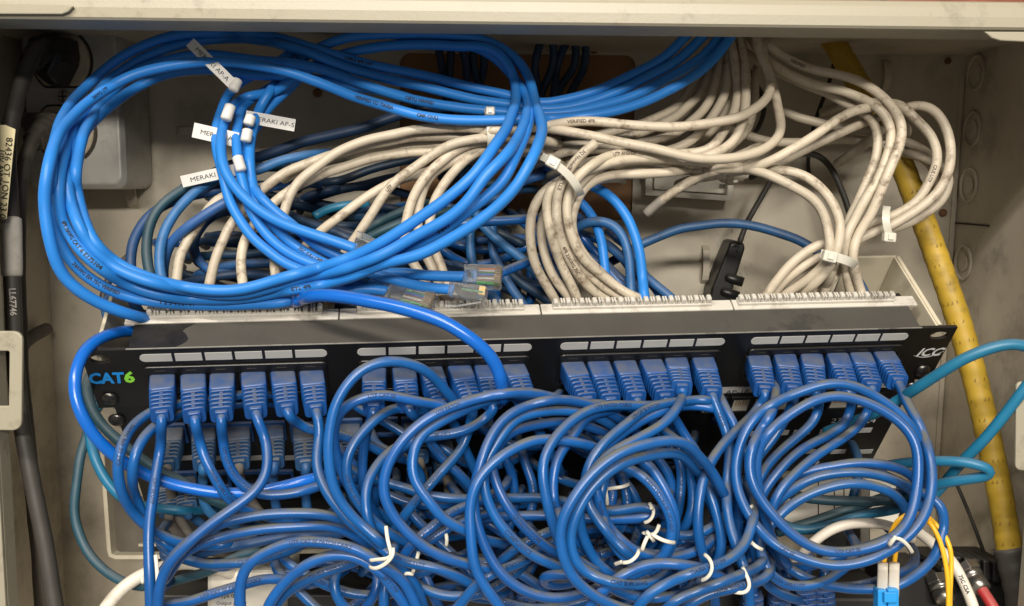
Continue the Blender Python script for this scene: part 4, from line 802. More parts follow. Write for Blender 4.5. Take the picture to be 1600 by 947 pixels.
LP("blue patch cord crossing low to the ring's foot", "690,975@482 720,945@480 745,915@480 780,890@484 820,875@492", 484)
# centre
LP("blue patch cord in the centre ring's left side, outer strand", "960,712@500 930,700@492 890,690@486 850,686@481 815,695@477 780,713@473 752,745@470 737,788@468 732,835@466 740,880@465 762,920@465 790,960@467", 472)
LP("blue patch cord in the centre ring's left side, higher strand reaching the third group's boots", "975,660@515 930,634@504 897,626@498 845,628@492 800,645@486 768,682@480 750,720@476 742,765@474 744,810@472 756,853@471 775,887@470 803,914@470 840,931@471 878,935@473 912,927@478 950,910@488", 480)
LP("blue patch cord in the second arch of the centre ring", "960,668@515 930,650@508 897,644@502 852,642@496 806,655@489 777,690@483 758,730@480 757,765@478 773,806@477 798,839@477 831,868@478 872,886@480 910,895@486", 486, prints=[(785, 830, "COMPLIANCE", 2.3, 1)])
LP("blue patch cord in the third arch of the centre ring, printed along its lower left", "990,700@528 955,680@520 925,668@514 882,658@507 834,666@500 789,681@493 768,712@487 772,745@483 791,788@480 817,821@480 850,853@482 878,868@486 920,880@494", 490, prints=[(800, 805, "QUALITY.COM", 2.3, 1)])
LP("blue patch cord dropping from the printed arch through the centre, outer strand", "1040,632@508 1000,634@502 950,634@495 912,645@488 882,668@482 861,695@477 850,717@474 847,748@472 855,793@471 868,828@472 890,862@476 925,892@482", 480, prints=[(930, 640, "UTP PATCH CABLE", 2.1, 1)])
LP("blue patch cord dropping from the printed arch through the centre, inner strand", "960,640@508 917,652@498 895,681@490 873,711@485 864,748@482 868,792@482 885,830@484 915,858@490", 486)
LP("blue patch cord making the big front ring, outermost strand", "1135,780@500 1118,745@490 1095,717@480 1076,696@472 1050,688@467 1006,695@462 960,712@458 920,747@455 893,783@453 877,817@452 875,850@452 886,885@452 905,913@453 932,935@455 970,950@458 1010,960@462", 458)
LP("blue patch cord making the big front ring, second strand along its dusty top", "1090,735@492 1070,716@482 1045,706@474 1005,713@468 962,731@463 930,757@460 906,793@458 890,828@457 890,858@457 906,884@457 936,904@458 975,915@460 1010,912@466", 462)
LP("blue patch cord in the big front ring, third strand along its lower edge", "880,835@468 887,862@464 905,885@463 935,902@464 970,925@466 1020,935@470 1070,930@476", 466)
LP("blue patch cord crossing the third group in a rising slant, upper of two", "1124,650@540 1113,633@526 1097,623@512 1050,628@505 1012,641@497 975,666@490 945,688@485 926,713@481 916,752@478 922,792@477 940,824@477 964,853@478 1000,880@482", 488, prints=[(985, 655, "UTP CAT 5E PATCH", 2.1, 1)])
LP("blue patch cord crossing the third group in a rising slant, lower of two", "1150,668@548 1130,648@532 1108,636@515 1062,635@508 1025,646@500 987,666@493 955,690@488 938,715@485 930,755@484 938,792@483 955,830@483 985,856@484 1014,870@486 1050,872@490 1095,857@496", 494)
LP("blue patch cord on the right of the big ring, inner strand", "960,722@482 987,731@478 1012,748@475 1033,781@473 1047,817@472 1045,852@472 1034,872@473 1012,890@476 980,905@480", 475)
LP("blue patch cord on the right of the big ring, outer strand", "985,712@488 1010,722@484 1033,752@480 1050,790@478 1054,830@478 1043,868@479 1022,892@482", 480)
LP("blue patch cord standing upright inside the big ring", "950,735@494 943,755@488 936,780@485 944,822@482 962,856@480 988,880@480 1020,895@484", 484)
LP("blue patch cord standing short and shaded inside the ring, left of two", "948,740@522 958,760@518 955,790@516 945,815@518", 518)
LP("blue patch cord standing short and shaded inside the ring, right of two", "968,735@524 978,765@520 980,795@519 970,825@522", 520)
LP("blue patch cord slanting behind the ring toward lower left, upper of two", "950,800@512 912,813@506 862,830@502 835,841@500 800,860@500 770,890@504", 504)
LP("blue patch cord slanting behind the ring toward lower left, lower of two", "955,822@516 915,828@510 880,841@507 847,853@506 812,876@506 790,900@508", 508)
LP("blue patch cord sagging deep behind the ring's lower half", "900,880@515 940,865@510 980,858@508 1020,868@508 1060,862@512", 510)
LP("stubby end of a blue patch cord loop poking out left of the ring", "892,898@476 870,898@478 849,901@482 846,909@486 860,915@490 895,910@496", 484)
LP("blue patch cord running up right from the bottom edge, front of three", "915,965@462 923,945@461 941,924@460 970,900@460 1007,883@461 1050,880@463 1096,888@468 1130,905@476", 463)
LP("blue patch cord running up right from the bottom edge to the middle twist tie", "988,965@468 1000,942@466 1026,920@464 1062,904@464 1100,890@466 1138,875@470 1160,855@476 1175,820@486", 467)
LP("blue patch cord rising right to the hooked tie, upper of two", "1020,975@475 1046,945@472 1083,925@471 1121,910@472 1150,901@476 1180,890@486", 474)
LP("blue patch cord rising right to the hooked tie, lower of two", "1050,975@480 1073,947@477 1113,927@476 1153,917@479 1190,905@488", 478)
LP("blue patch cord sloping down behind the long bow, right of the big ring", "1060,690@518 1085,712@512 1103,757@506 1121,805@502 1129,849@500 1122,880@500 1100,910@502", 506)
LP("blue patch cord falling straight beside the hanging cord of the third group", "1128,625@528 1137,645@524 1150,668@521 1153,705@518 1150,750@515 1155,800@514 1150,850@516", 518)
LP("blue patch cord crossing level at the far end of the big ring", "1040,835@512 1062,838@508 1085,837@506 1110,826@508 1130,810@512", 508)
# right ring
LP("blue patch cord coiled as the inner strand of the right hand ring", "1230,882@506 1207,840@500 1190,795@496 1181,750@494 1185,712@494 1200,681@494 1222,655@495 1256,631@496 1300,620@497 1345,625@497 1381,641@496 1412,668@494 1431,700@491 1438,747@488 1431,785@485 1411,822@482 1383,846@481 1337,862@480 1290,861@480 1250,846@481 1220,822@482 1197,790@484 1178,753@486 1171,716@489 1180,680@494 1207,643@502", 490, prints=[(1300, 868, "UTP CAT 5E", 2.0, 1)])
LP("blue patch cord looping wide at the right of the ring and back under it", "1440,770@512 1464,782@508 1475,802@506 1472,836@504 1460,868@504 1437,896@505 1410,914@507 1365,920@508 1310,917@508 1260,905@508 1225,880@508 1200,846@510", 507)
LP("blue patch cord arching lowest of the three inside the ring", "1183,860@518 1195,832@514 1210,812@512 1232,792@510 1270,770@509 1312,758@508 1350,756@508 1382,763@509 1408,783@511 1420,812@514", 511)
LP("blue patch cord arching in the middle of the three inside the ring", "1190,835@524 1203,800@520 1222,775@518 1250,757@516 1287,743@515 1337,738@514 1387,746@514 1422,764@515 1440,795@518", 518)
LP("blue patch cord arching highest of the three inside the ring", "1205,790@530 1227,756@526 1257,738@524 1300,728@522 1350,723@521 1400,731@521 1428,745@522 1448,775@526", 524)
LP("blue patch cord hanging in the bight below the ring at its lower left", "1184,820@506 1187,850@503 1195,885@500 1220,909@498 1255,917@498 1290,908@500 1306,894@504 1330,880@510", 500)
LP("blue patch cord shaded behind the bight below the ring", "1172,800@518 1176,840@516 1183,880@515 1200,915@515 1235,935@517", 516)
LP("blue patch cord crossing low and shaded inside the ring", "1265,885@522 1300,872@518 1350,858@517 1382,846@518 1420,820@522", 519)
LP("blue patch cord lying low and shaded below the ring", "1220,880@524 1260,905@520 1300,918@518 1362,910@518 1420,890@522", 520)
# fillers deep in the tangle
FL = ["shaded blue cord sloping right under the high arch", "shaded blue cord hooking back under the left sweep cords", "shaded blue cord level behind the inner sweep's top", "shaded blue cord falling right below the left sweep", "shaded blue cord waving low under the left sweep", "shaded blue cord upright behind the centre ring's left edge", "shaded blue cord upright inside the centre ring's left half",
      "shaded blue cord level across the centre ring's upper half", "shaded blue cord curving round inside the big ring", "shaded blue cord falling between big ring and long bow", "shaded blue cord falling just left of the long bow", "shaded blue cord running down left to the bottom edge past the hooked tie", "shaded blue cord level at the foot of the centre ring", "shaded blue cord level under the bottom left loop",
      "shaded blue cord sloping off the bottom edge inside the bottom left loop", "shaded blue cord level under the second group's plugs", "shaded blue cord level under the third group's plugs", "shaded blue cord sloping right from beneath the high arch", "shaded blue cord falling at the right ring's left edge", "shaded blue cord lying over the top of the bottom left loop", "shaded blue cord sloping down right beside the large twist tie",
      "shaded blue cord sloping across the big ring's lower half", "shaded blue cord sloping into the big ring from its left", "shaded blue cord level between big ring and right ring", "shaded blue cord sloping long through the left sweep", "shaded blue cord sloping across the third group's lower side", "shaded blue cord bending down right of the third group"]
for i, (pts, d) in enumerate([("520,720 560,760 590,800 640,830 700,840", (530, 535)), ("600,700 640,720 660,760 650,800 610,840 580,880", (532, 528)), ("680,690 720,720 760,730 800,720", (545, 545)),
  ("560,820 620,850 660,890 680,940", (520, 515)), ("640,900 700,880 760,880 820,900 870,940", (516, 514)), ("780,700 800,740 805,790 790,840", (540, 535)), ("820,720 835,760 830,800 810,850", (540, 532)),
  ("860,740 910,760 960,750 1000,730", (545, 545)), ("900,700 950,730 990,770 1000,820 980,870", (540, 530)), ("1060,700 1080,750 1080,800 1060,850 1070,910", (535, 522)), ("1100,760 1120,820 1110,870 1080,920", (530, 520)),
  ("1150,860 1120,890 1080,930 1060,975", (520, 512)), ("760,930 820,950 890,945 950,925", (512, 514)), ("450,880 500,910 560,930 620,925", (505, 508)), ("440,900 470,925 500,955 540,985", (505, 500)),
  ("700,640 740,660 790,690 830,700 880,690", (545, 548)), ("930,660 980,690 1020,705 1060,700", (550, 552)), ("520,690 550,720 580,760 620,780 680,790", (528, 530)), ("1160,700 1180,760 1165,820 1175,880", (535, 530)),
  ("400,830 450,818 500,838 560,870", (520, 516)), ("640,800 690,850 730,890 770,935", (525, 518)), ("850,840 900,860 960,880 1040,905", (520, 518)), ("730,790 780,830 840,860 900,870", (528, 522)), ("1020,830 1060,845 1110,840 1150,820", (525, 525)),
  ("560,640 620,668 690,720 740,770", (545, 540)), ("830,655 900,680 960,720 1030,730", (552, 548)), ("1040,660 1080,690 1100,740 1090,800", (545, 535))]):
    LP(FL[i], pts, d, r=2.7)
random.seed(21)
for i in range(15):
    x0 = 420 + i * 42 + random.uniform(-20, 20); y0 = random.uniform(820, 960); ln = random.uniform(110, 240); sl = random.uniform(-.5, .4); bow = random.uniform(-55, 55)
    pts = " ".join(f"{x0 + ln * t:.0f},{y0 + ln * sl * t + bow * math.sin(3.14 * t):.0f}" for t in (0, .25, .5, .75, 1))
    dd = random.uniform(545, 572); LP("dim blue cord " + ("falling" if sl > .08 else "rising" if sl < -.15 else "level") + " near the bottom edge, " + ["behind the bottom left loop", "under the large twist tie", "below the left sweep cords", "under the centre ring", "under the big ring"][i // 3] + (", bowed up" if bow < -20 else ", bowed down" if bow > 20 else ""), pts, (dd, dd + random.uniform(-12, 12)), r=2.65)
# dusty cords of the lower panel
PO(268, 668, 262, 729, 530, "262,745@540 268,770@548 275,800@552 292,830@554 310,850@556", "dusty grey patch cord in the lower panel, leftmost of the visible row", 'grey_cable')
PO(318, 668, 318, 728, 535, "318,745@538 316,775@542 325,800@545 350,815@550", "dusty patch cord in the lower panel, second of the visible row, half hidden")
PO(372, 666, 373, 728, 535, "374,740@540 376,755@543 388,775@548 405,800@552", "dusty grey patch cord in the lower panel, third of the visible row", 'grey_cable')
PO(424, 664, 428, 726, 540, "428,742@544 428,770@548 432,800@552", "dusty patch cord in the lower panel, fourth of the visible row, beside the curving cord")
PO(475, 666, 478, 728, 540, "478,745@544 478,775@548 482,810@552", "dusty patch cord in the lower panel, fifth of the visible row, under the dark gap")
PO(545, 662, 545, 724, 545, "545,740@550 550,780@555", "dusty patch cord in the lower panel, behind the high arch")
PO(648, 660, 655, 718, 550, "660,735@555 668,780@560", "dusty black plugged cord in the lower panel, below the second group", 'grey_cable')
PO(690, 690, 698, 745, 555, "700,760@560 705,800@565", "dusty grey plugged cord in the lower panel, right of the black one", 'grey_cable')
PO(262, 748, 264, 800, 550, "266,812@556 272,828@560 298,850@562 330,862@565", "dusty grey cord in the lower panel's second row, curling under at far left", 'grey_cable')
PO(287, 745, 293, 798, 555, "300,808@560 318,822@562 345,838@566", "dull blue cord in the lower panel's second row beside the grey curled one")
# teal, grey and white cords around the edges
GT = None
K("dusty teal cord squeezed between the glossy bulging cord and the panel's left end", 'dark_teal', 2.8, 500, "160,575@540 145,582@525 136,600@512 141,632@504 157,662@502 182,685@503 214,712@506 245,734@509 285,752@513 320,776@518 362,793@525 405,808@540 445,822@560", name="patch_cable", cat="patch cord")
K("clean teal cord behind the panel's lower left end", 'teal', 2.8, 530, "150,640@560 140,660@548 142,690@536 148,716@530 160,742@528 180,768@528 205,787@530 240,793@535 290,798@545", name="patch_cable", cat="patch cord")
K("dark teal cord bowing farthest left beside the panels and back under them", 'dark_teal', 2.7, 560, "150,610@585 141,640@575 136,680@566 126,712@560 119,760@556 117,810@554 131,852@552 157,886@548 192,909@543 225,917@538 258,912@533 295,902@530 332,890@528 366,872@530 395,861@535 430,855@542", name="patch_cable", cat="patch cord")
K("thick clean white cable crossing the bottom left corner", 'white_clean', 3.6, 540, "150,975@520 166,948@522 187,923@526 220,900@532 262,884@540 292,879@546 330,886@552 370,900@566 410,918@590", name="network_cable", cat="cable")
K("bright teal cord coming in from the right edge over the yellow conduit", 'teal', 3.0, 500, "1290,675@562 1330,660@552 1362,648@545 1395,630@532 1417,617@522 1462,588@508 1500,563@499 1545,544@494 1580,537@492 1606,541@492 1640,560@492", name="patch_cable", cat="patch cord")
K("darker teal cord rising steeply to the right edge past the conduit", 'teal', 2.9, 520, "1440,792@548 1470,762@540 1502,722@528 1535,690@518 1570,648@510 1602,605@504 1640,560@500", name="patch_cable", cat="patch cord")
K("teal cord doubling back in a tight hairpin over the conduit", 'teal', 2.8, 515, "1370,730@545 1410,724@535 1465,721@524 1500,721@516 1532,726@512 1551,735@512 1548,743@514 1525,747@518 1490,753@525 1455,760@535 1415,775@548", name="patch_cable", cat="patch cord")
K("dark teal cord running level through the right ring", 'dark_teal', 2.9, 560, "1215,765@572 1262,779@566 1325,783@562 1387,782@562 1440,776@565", name="patch_cable", cat="patch cord")
K("dark teal cord bending through the ring's lower half", 'teal', 3.0, 575, "1210,805@580 1222,820@576 1262,829@572 1300,820@570 1340,806@570 1400,795@572 1450,780@575", name="patch_cable", cat="patch cord")
K("deep shaded teal cord slanting through the ring", 'dark_teal', 3.0, 585, "1215,832@590 1260,818@586 1320,797@584 1360,785@585 1400,770@588", name="patch_cable", cat="patch cord")
K("short blue cord dropping upright into the ring's opening", 'old_blue', 2.8, 590, "1342,735@595 1337,755@592 1333,778@590 1325,800@592", name="patch_cable", cat="patch cord")
K("pale grey cable arching inside the right ring", 'white_clean', 2.9, 545, "1240,885@550 1260,858@546 1290,832@543 1315,821@542 1342,817@542 1375,818@544 1400,826@548 1425,842@552", name="network_cable", cat="cable")
K("printed white cable running down beside the yellow fibres to the bottom edge", 'white_clean', 3.0, 540, "1420,822@560 1445,838@552 1462,853@546 1483,872@540 1505,910@534 1522,950@530 1530,985@528", name="network_cable", cat="cable", prints=[(1500, 900, "75C CSA", 2.2, 1)])
for nm, pts in (("upright yellow fibre arching over the ring's edge to its left connector", "1380,885@505 1384,862@502 1397,820@497 1409,806@495 1428,801@496 1445,806@502 1460,820@508"), ("yellow fibre leaving the ring toward the bottom edge, left of two", "1440,805@508 1453,815@503 1470,848@500 1480,895@498 1482,950@498 1480,985@498"), ("yellow fibre leaving the ring toward the bottom edge, right of two", "1441,801@512 1456,813@507 1477,835@504 1487,866@502 1485,905@500 1484,950@500 1487,985@500"), ("short yellow fibre beside the white connector pair", "1397,885@510 1400,858@506 1410,830@502 1420,812@502 1440,806@507")):
    K(nm, 'fibre', 1.25, 500, pts, name="fibre_cable", cat="fibre cord")
K("red coaxial cable with a metal connector at the bottom right", 'red', 3.2, 560, "1528,912@562 1540,930@556 1556,955@550 1565,985@546", name="coaxial_cable", cat="cable")
K("thick black power cord running from the upper outlet plug down the left edge", 'blk_rubber', 4.6, 560, "72,68@600 58,78@585 45,100@572 30,140@560 20,180@552 12,230@548 15,300@545 18,380@542 20,470@540 24,560@540 32,650@540 52,760@540 72,860@540 92,985@540", name="power_cable", cat="power cord")
K("grey brown power cord curving out of the lower outlet plug and down the left side", 'grey_rubber', 4.2, 575, "80,200@605 66,205@592 50,222@582 40,248@576 32,300@572 29,370@570 30,470@570 34,580@570 44,700@572 62,830@574 82,985@576", name="power_cable", cat="power cord")
K("third dark cord standing behind the power cords at the lower left", 'grey_rubber', 4.4, 620, "28,560@628 40,640@622 48,740@618 58,850@614 68,985@612", name="power_cable", cat="power cord")
K("black wire arching down behind the white cables at right", 'blk_rubber', 2.1, 650, "1225,252@652 1250,240@650 1275,240@648 1295,258@646 1312,290@645 1325,325@643 1333,355@642", name="wire", cat="wire")
K("thin black rod-straight wire hanging behind the upper right white cables", 'blk', 1.4, 655, "1305,70@662 1300,112@656 1290,145@655 1275,186@655 1268,215@660 1262,260@680", name="wire", cat="wire")
K("thin dark wire falling through the fan of trunk cables", 'blk_rubber', 1.6, 640, "1165,100@645 1180,130@642 1195,158@640 1190,190@640 1175,215@642", name="wire", cat="wire")
K("thin dark wire leading down to the black clip on the back panel", 'blk_rubber', 1.9, 655, "1212,268@660 1200,290@656 1180,325@654 1166,350@653 1156,378@652", name="wire", cat="wire")
K("black cable end curving by the lower right corner of the panels", 'blk_rubber', 1.2, 620, "1485,735@640 1505,780@632 1525,830@626 1540,870@622", name="wire", cat="wire")

# ---- push touching cables apart along the line of sight (nearer one comes nearer) ----------------------------------------
def relax(iters=14):
    allp = np.concatenate([c['q'] for c in CAB]); own = np.concatenate([np.full(len(c['q']), i) for i, c in enumerate(CAB)]); idx = np.concatenate([np.arange(len(c['q'])) for c in CAB])
    rad = np.array([c['r'] for c in CAB])[own]; base = allp[:, 2].copy() - own * 1e-4; off = np.cumsum([0] + [len(c['q']) for c in CAB])
    pin = np.ones(len(allp))
    for i, c in enumerate(CAB):
        if c['pin0']: pin[off[i]:off[i] + c['pin0']] = 0
    Z = allp[:, 2].copy(); U = allp / allp[:, 2:3]
    for it in range(iters):
        P = U * Z[:, None]; kd = kdtree.KDTree(len(P))
        for i, p in enumerate(P): kd.insert(p, i)
        kd.balance(); push = np.zeros(len(P)); cnt = np.zeros(len(P))
        for i in range(len(P)):
            for co, j, dist in kd.find_range(P[i], 7.2):
                if j <= i: continue
                if own[i] == own[j] and abs(int(idx[i]) - int(idx[j])) < 14: continue
                Rr = rad[i] + rad[j] + 0.15
                if dist >= Rr: continue
                dz = Z[i] - Z[j]; lat2 = max(0.0, dist * dist - dz * dz); need = math.sqrt(max(0, Rr * Rr - lat2)); sg = 1.0 if base[i] > base[j] else -1.0
                gap = need - dz * sg
                if gap <= 0: continue
                g = min(gap, 6.0) * 0.5
                if abs(g) > abs(push[i]) or push[i] * sg < 0: push[i] = push[i] * .3 + sg * g
                if abs(g) > abs(push[j]) or push[j] * sg > 0: push[j] = push[j] * .3 - sg * g
        push *= pin
        for a, b in zip(off[:-1], off[1:]):
            s = push[a:b]
            for _ in range(4):
                p = np.pad(s, 1, 'edge'); s = np.where(np.abs(s) > 0, .6 * s + .2 * (p[:-2] + p[2:]), .5 * s + .25 * (p[:-2] + p[2:]))
            Z[a:b] += s * 0.75 * pin[a:b]
    for i, c in enumerate(CAB):
        z = Z[off[i]:off[i + 1]]
        for _ in range(3): z[1:-1] = .25 * z[:-2] + .5 * z[1:-1] + .25 * z[2:]
        c['q'] = U[off[i]:off[i + 1]] * z[:, None]
relax()
byl = {}
for c in CAB: byl.setdefault(c['label'], []).append(c)
for l, cc in byl.items():                                   # look-alikes: say which lies above the other
    if len(cc) == 2:
        cc.sort(key=lambda c: (c['q'][:, 1] / c['q'][:, 2]).mean())
        cc[0]['label'] = l + ", upper"; cc[1]['label'] = l + ", lower"
random.seed(31)
for c in CAB:                                               # jackets carry their printed line where it faces out
    if c['m'] == 'patch' and not c['prints'] and len(c['q']) > 40 and random.random() < 0.6:
        z = c['q'][:, 2]; k = int(np.argmin(z[10:-22])) + 10; a_ = c['q'][k]
        c['prints'].append((800 + FPX * a_[0] / a_[2], 473.5 + FPX * a_[1] / a_[2], random.choice(["UTP CAT 5E PATCH CABLE", "CAT 5E 4PR 24AWG", "TIA/EIA 568B.2 UTP"]), 2.0, 1))

def frames(q):
    n = len(q); T = np.gradient(q, axis=0); T /= np.linalg.norm(T, axis=1)[:, None]
    view = -q / np.linalg.norm(q, axis=1)[:, None]          # towards the lens: used as the reference side of the jacket
    A = np.zeros_like(q); a = view[0] - T[0] * T[0].dot(view[0]); A[0] = a / np.linalg.norm(a)
    for i in range(1, n):
        a = A[i - 1] - T[i] * T[i].dot(A[i - 1]); A[i] = a / np.linalg.norm(a)
    return T, A, np.cross(T, A)
def tube(q, r, seg=12):
    T, A, B = frames(q); rings = []
    ang = np.linspace(0, 2 * math.pi, seg, endpoint=False); s = np.arange(len(q)) * 2.6
    n0 = len(q); mb_ = MB()
    def ring(c, i, rr): return [c + (A[i] * math.cos(t) + B[i] * math.sin(t)) * rr for t in ang]
    rings.append(ring(q[0] - T[0] * r * .25, 0, r * .7))
    for i in range(n0): rings.append(ring(q[i], i, r * (1 + .012 * math.sin(s[i] * .35 + r))))
    rings.append(ring(q[-1] + T[-1] * r * .25, n0 - 1, r * .7))
    pts = np.array(rings).reshape(-1, 3) * .001
    WM = np.array([[1, 0, 0], [-UP.x, -UP.y, -UP.z], [FW.x, FW.y, FW.z]])
    pts = pts @ WM
    n = len(rings); fs = []
    for k in range(n - 1):
        for i in range(seg): j = (i + 1) % seg; fs.append((k * seg + i, k * seg + j, (k + 1) * seg + j, (k + 1) * seg + i))
    fs += [tuple(range(seg - 1, -1, -1)), tuple((n - 1) * seg + i for i in range(seg))]
    return pts, fs
def tube_obj(name, q, r, m, parent=None, seg=12):
    v, f = tube(q, r, seg); me = bpy.data.meshes.new(name); me.from_pydata(v.tolist(), [], f); me.materials.append(m)
    me.polygons.foreach_set("use_smooth", [True] * len(me.polygons))
    bm = bmesh.new(); bm.from_mesh(me); bmesh.ops.recalc_face_normals(bm, faces=bm.faces); bm.to_mesh(me); bm.free()
    o = bpy.data.objects.new(name, me); C.objects.link(o)
    if parent is not None: o.parent = parent
    return o
def print_on(rec, px, py, text, size, direction, m, parent):
    q = rec['q']; pr_ = np.stack([800 + FPX * q[:, 0] / q[:, 2], 473.5 + FPX * q[:, 1] / q[:, 2]], 1)
    i0 = int(np.argmin(np.hypot(pr_[:, 0] - px, pr_[:, 1] - py))); s = np.concatenate([[0], np.cumsum(np.linalg.norm(np.diff(q, axis=0), axis=1))])
    T = np.gradient(q, axis=0); T /= np.linalg.norm(T, axis=1)[:, None]
    size *= 1.05; vs, fs = glyphs(text, size, True, size * .03)
    if len(vs) == 0: return
    fwd = 1 if pr_[min(i0 + 3, len(q) - 1), 0] >= pr_[max(i0 - 3, 0), 0] else -1
    if direction < 0: fwd = -fwd
    out = []
    view = -q / np.linalg.norm(q, axis=1)[:, None] + np.array([0.0, -0.12, 0.0]); ymid = size * .36; hw = vs[:, 0].max() / 2
    for x, y in vs:
        ss = s[i0] + fwd * x * 1.15 * 1000 * .001
        ss = min(max(ss, s[1]), s[-2]); c = np.array([np.interp(ss, s, q[:, k]) for k in range(3)]); t = np.array([np.interp(ss, s, T[:, k]) for k in range(3)]); t /= np.linalg.norm(t)
        vv = np.array([np.interp(ss, s, view[:, k]) for k in range(3)]); a = vv - t * t.dot(vv); a /= np.linalg.norm(a); b = np.cross(a, t) * fwd
        ph = (y - ymid) * 1.2 / rec['r']; n_ = a * math.cos(ph) - b * math.sin(ph) * -1
        out.append(cam2world((c + n_ * (rec['r'] * 1.012 + .10)) * .001))
    mb_ = MB(); mb_.add(out, fs); return mb_.build("printing", m, parent)
for rec in CAB:
    o = tube_obj(rec['name'], rec['q'], rec['r'], M[rec['m']]); tag(o, rec['label'], rec['cat'], rec['group']); rec['o'] = o
    for nm, (body, boot), m, lab in rec['children']:
        pb = body.build("plug", m, o, smooth=True); bo = boot.build("boot", m, pb, smooth=True)
        for x in (pb, bo):
            x.data.polygons.foreach_set("use_smooth", [len(p.vertices) == 4 for p in x.data.polygons])
    for (px, py, t_, sz, dr) in rec['prints']:
        print_on(rec, px, py, t_, sz, dr, M['ink_brown'] if rec['m'] == 'white' else M['ink_blue'] if rec['m'] == 'patch' else M['ink'], o)

fr = next(c for c in CAB if 'cut grey end' in c['label']); tube_obj('cut_end', fr['q'][:6], fr['r'] * 1.04, M['grey_cable'], fr['o'])

# ---- clear crimped plugs on the coil cables -------------------------------------------------------------------------------
def find(lbl): return next(c for c in CAB if lbl in c['label'])
def clear_plug(rec, c0, c1, up, dd=0):
    """clear RJ45 plug on a cable end, from cable side c0 to nose c1 (pixel x, y, depth)"""
    a = W(*c0); b = W(*c1); x = (b - a).normalized(); z = Vector(up); y = z.cross(x).normalized(); z = x.cross(y); L = (b - a).length
    F = Matrix((x, y, z)).transposed().to_4x4(); F.translation = a
    mb_ = MB(); w, h = .0058, .0040; f = L / .0215
    pr_ = [(-.001, -h * .9), (.0205 * f, -h), (.0215 * f, -h * .8), (.0215 * f, h * .7), (.0205 * f, h), (.008 * f, h), (.006 * f, h * .85), (-.001, h * .9)]
    mb_.loft([[F @ Vector((px, s_ * w, pz)) for px, pz in pr_] for s_ in (-1, 1)])
    o = mb_.build("plug", M['clear'], rec['o'], bevel=0.0004)
    mb_ = MB(); cols = [1, 0, 3, 2, 4, 0, 4, 3]
    for k in range(8):
        yy = (k - 3.5) * .00118; mb_.box((.007 * f, yy - .00045, -.0012), (.0200 * f, yy + .00045, -.0003), cols[k], F)
    mb_.build("wires", [M['w_white'], M['w_orange'], M['w_blue'], M['w_green'], M['w_brown']], o)
    mb_ = MB()
    for k in range(8):
        yy = (k - 3.5) * .00118; mb_.box((.0172 * f, yy - .0002, -h * .97), (.0208 * f, yy + .0002, .0006), 0, F)
    mb_.build("contacts", M['gold'], o)
    mb_ = MB(); mb_.loft([[F @ Vector((px, yy, pz)) for yy, pz in ((-.0030, zz), (.0030, zz), (.0030, zz + .0009), (-.0030, zz + .0009))] for px, zz in ((.0195 * f, h), (.013 * f, h + .0018), (.004 * f, h + .0042), (-.002 * f, h + .0046))])
    mb_.build("latch", M['clear'], o)
clear_plug(find("counting digits"), (611, 455, 519), (678, 472, 512), (0.15, 0.75, -0.6))
clear_plug(find("long number"), (728, 432, 513), (784, 434, 512), (-0.1, 0.75, -0.6))
clear_plug(find("side-on clear plug"), (706, 453, 509), (760, 461, 507), (0.05, -0.25, -0.97))
clear_plug(find("half hidden at the crossing"), (556, 389, 516), (600, 398, 520), (0.1, -0.5, 0.85))

# ---- printed label flags wrapped on the coil cables -------------------------------------------------------------------------
def flag(p0, p1, hpx, d, text, label, tsize=0.0036, off=0.02, band=None, curl=0.0):
    a = W(p0[0], p0[1], d); b = W(p1[0], p1[1], d); x = (b - a).normalized(); nrm = -(a + b).normalized(); y = nrm.cross(x).normalized(); L = (b - a).length; h = hpx / FPX * d * .001
    F = Matrix((x, y, x.cross(y))).transposed().to_4x4(); F.translation = a
    root = empty("cable_label", Matrix.Translation(a), label, "cable label", "printed white flags on the coil cables")
    root.matrix_world = Matrix.Identity(4)
    mb_ = MB(); n = 10; rings = []
    for k in range(n + 1):
        t = k / n; z = curl * math.sin(t * math.pi) + random.uniform(-.00004, .00004)
        rings.append([F @ Vector((L * t, yy, z + zz)) for yy, zz in ((-h / 2, 0), (h / 2, 0), (h / 2, .00025), (-h / 2, .00025))])
    mb_.loft(rings); fl = mb_.build("flag", M['paper'], root)
    vs, fs = glyphs(text, tsize, False); mb_ = MB(); wx = vs[:, 0].max() * 1.2
    mb_.add([F @ Vector((off * L + px * 1.2, py - tsize * .36, curl * math.sin(math.pi * min(1, max(0, (off * L + px * 1.2) / L))) + .0004)) for px, py in vs], fs); mb_.build("lettering", M['ink'], fl)
    if band:
        q0 = np.array([cs(*band[0])]); q1 = np.array([cs(*band[1])]); q = np.linspace(q0[0], q1[0], 8); tube_obj("wrap_band", q, 3.02, M['paper'], root, 16)
    return root
flag((297, 66), (366, 134), 17, 538, "MERAKI AP-A", "white printed flag pointing up left from the top of the inner bunch", off=0.14, band=((371, 126, 541), (364, 140, 539)))
flag((302, 203), (372, 219), 23, 545, "MERAKI AP-", "white printed flag pointing left at mid height, partly behind the inner strands", off=0.16, band=((387, 204, 541), (384, 220, 540)))
flag((384, 182), (461, 196), 19, 556, "MERAKI AP-5", "white printed flag pointing right, beside the bare back panel", off=0.14, band=((392, 182, 545), (388, 194, 544)))
flag((284, 284), (378, 263), 18, 544, "MERAKI AP-", "lowest white printed flag, pointing left above the faded blue cables", off=0.14, band=((371, 246, 534), (377, 266, 533)))
r_ = empty("cable_label", None, "small blank white band wrapped on an inner coil strand, without a flag", "cable label", "printed white flags on the coil cables")
tube_obj("wrap_band", np.linspace(cs(360, 166, 543), cs(353, 186, 541), 8), 3.15, M['paper'], r_, 16)

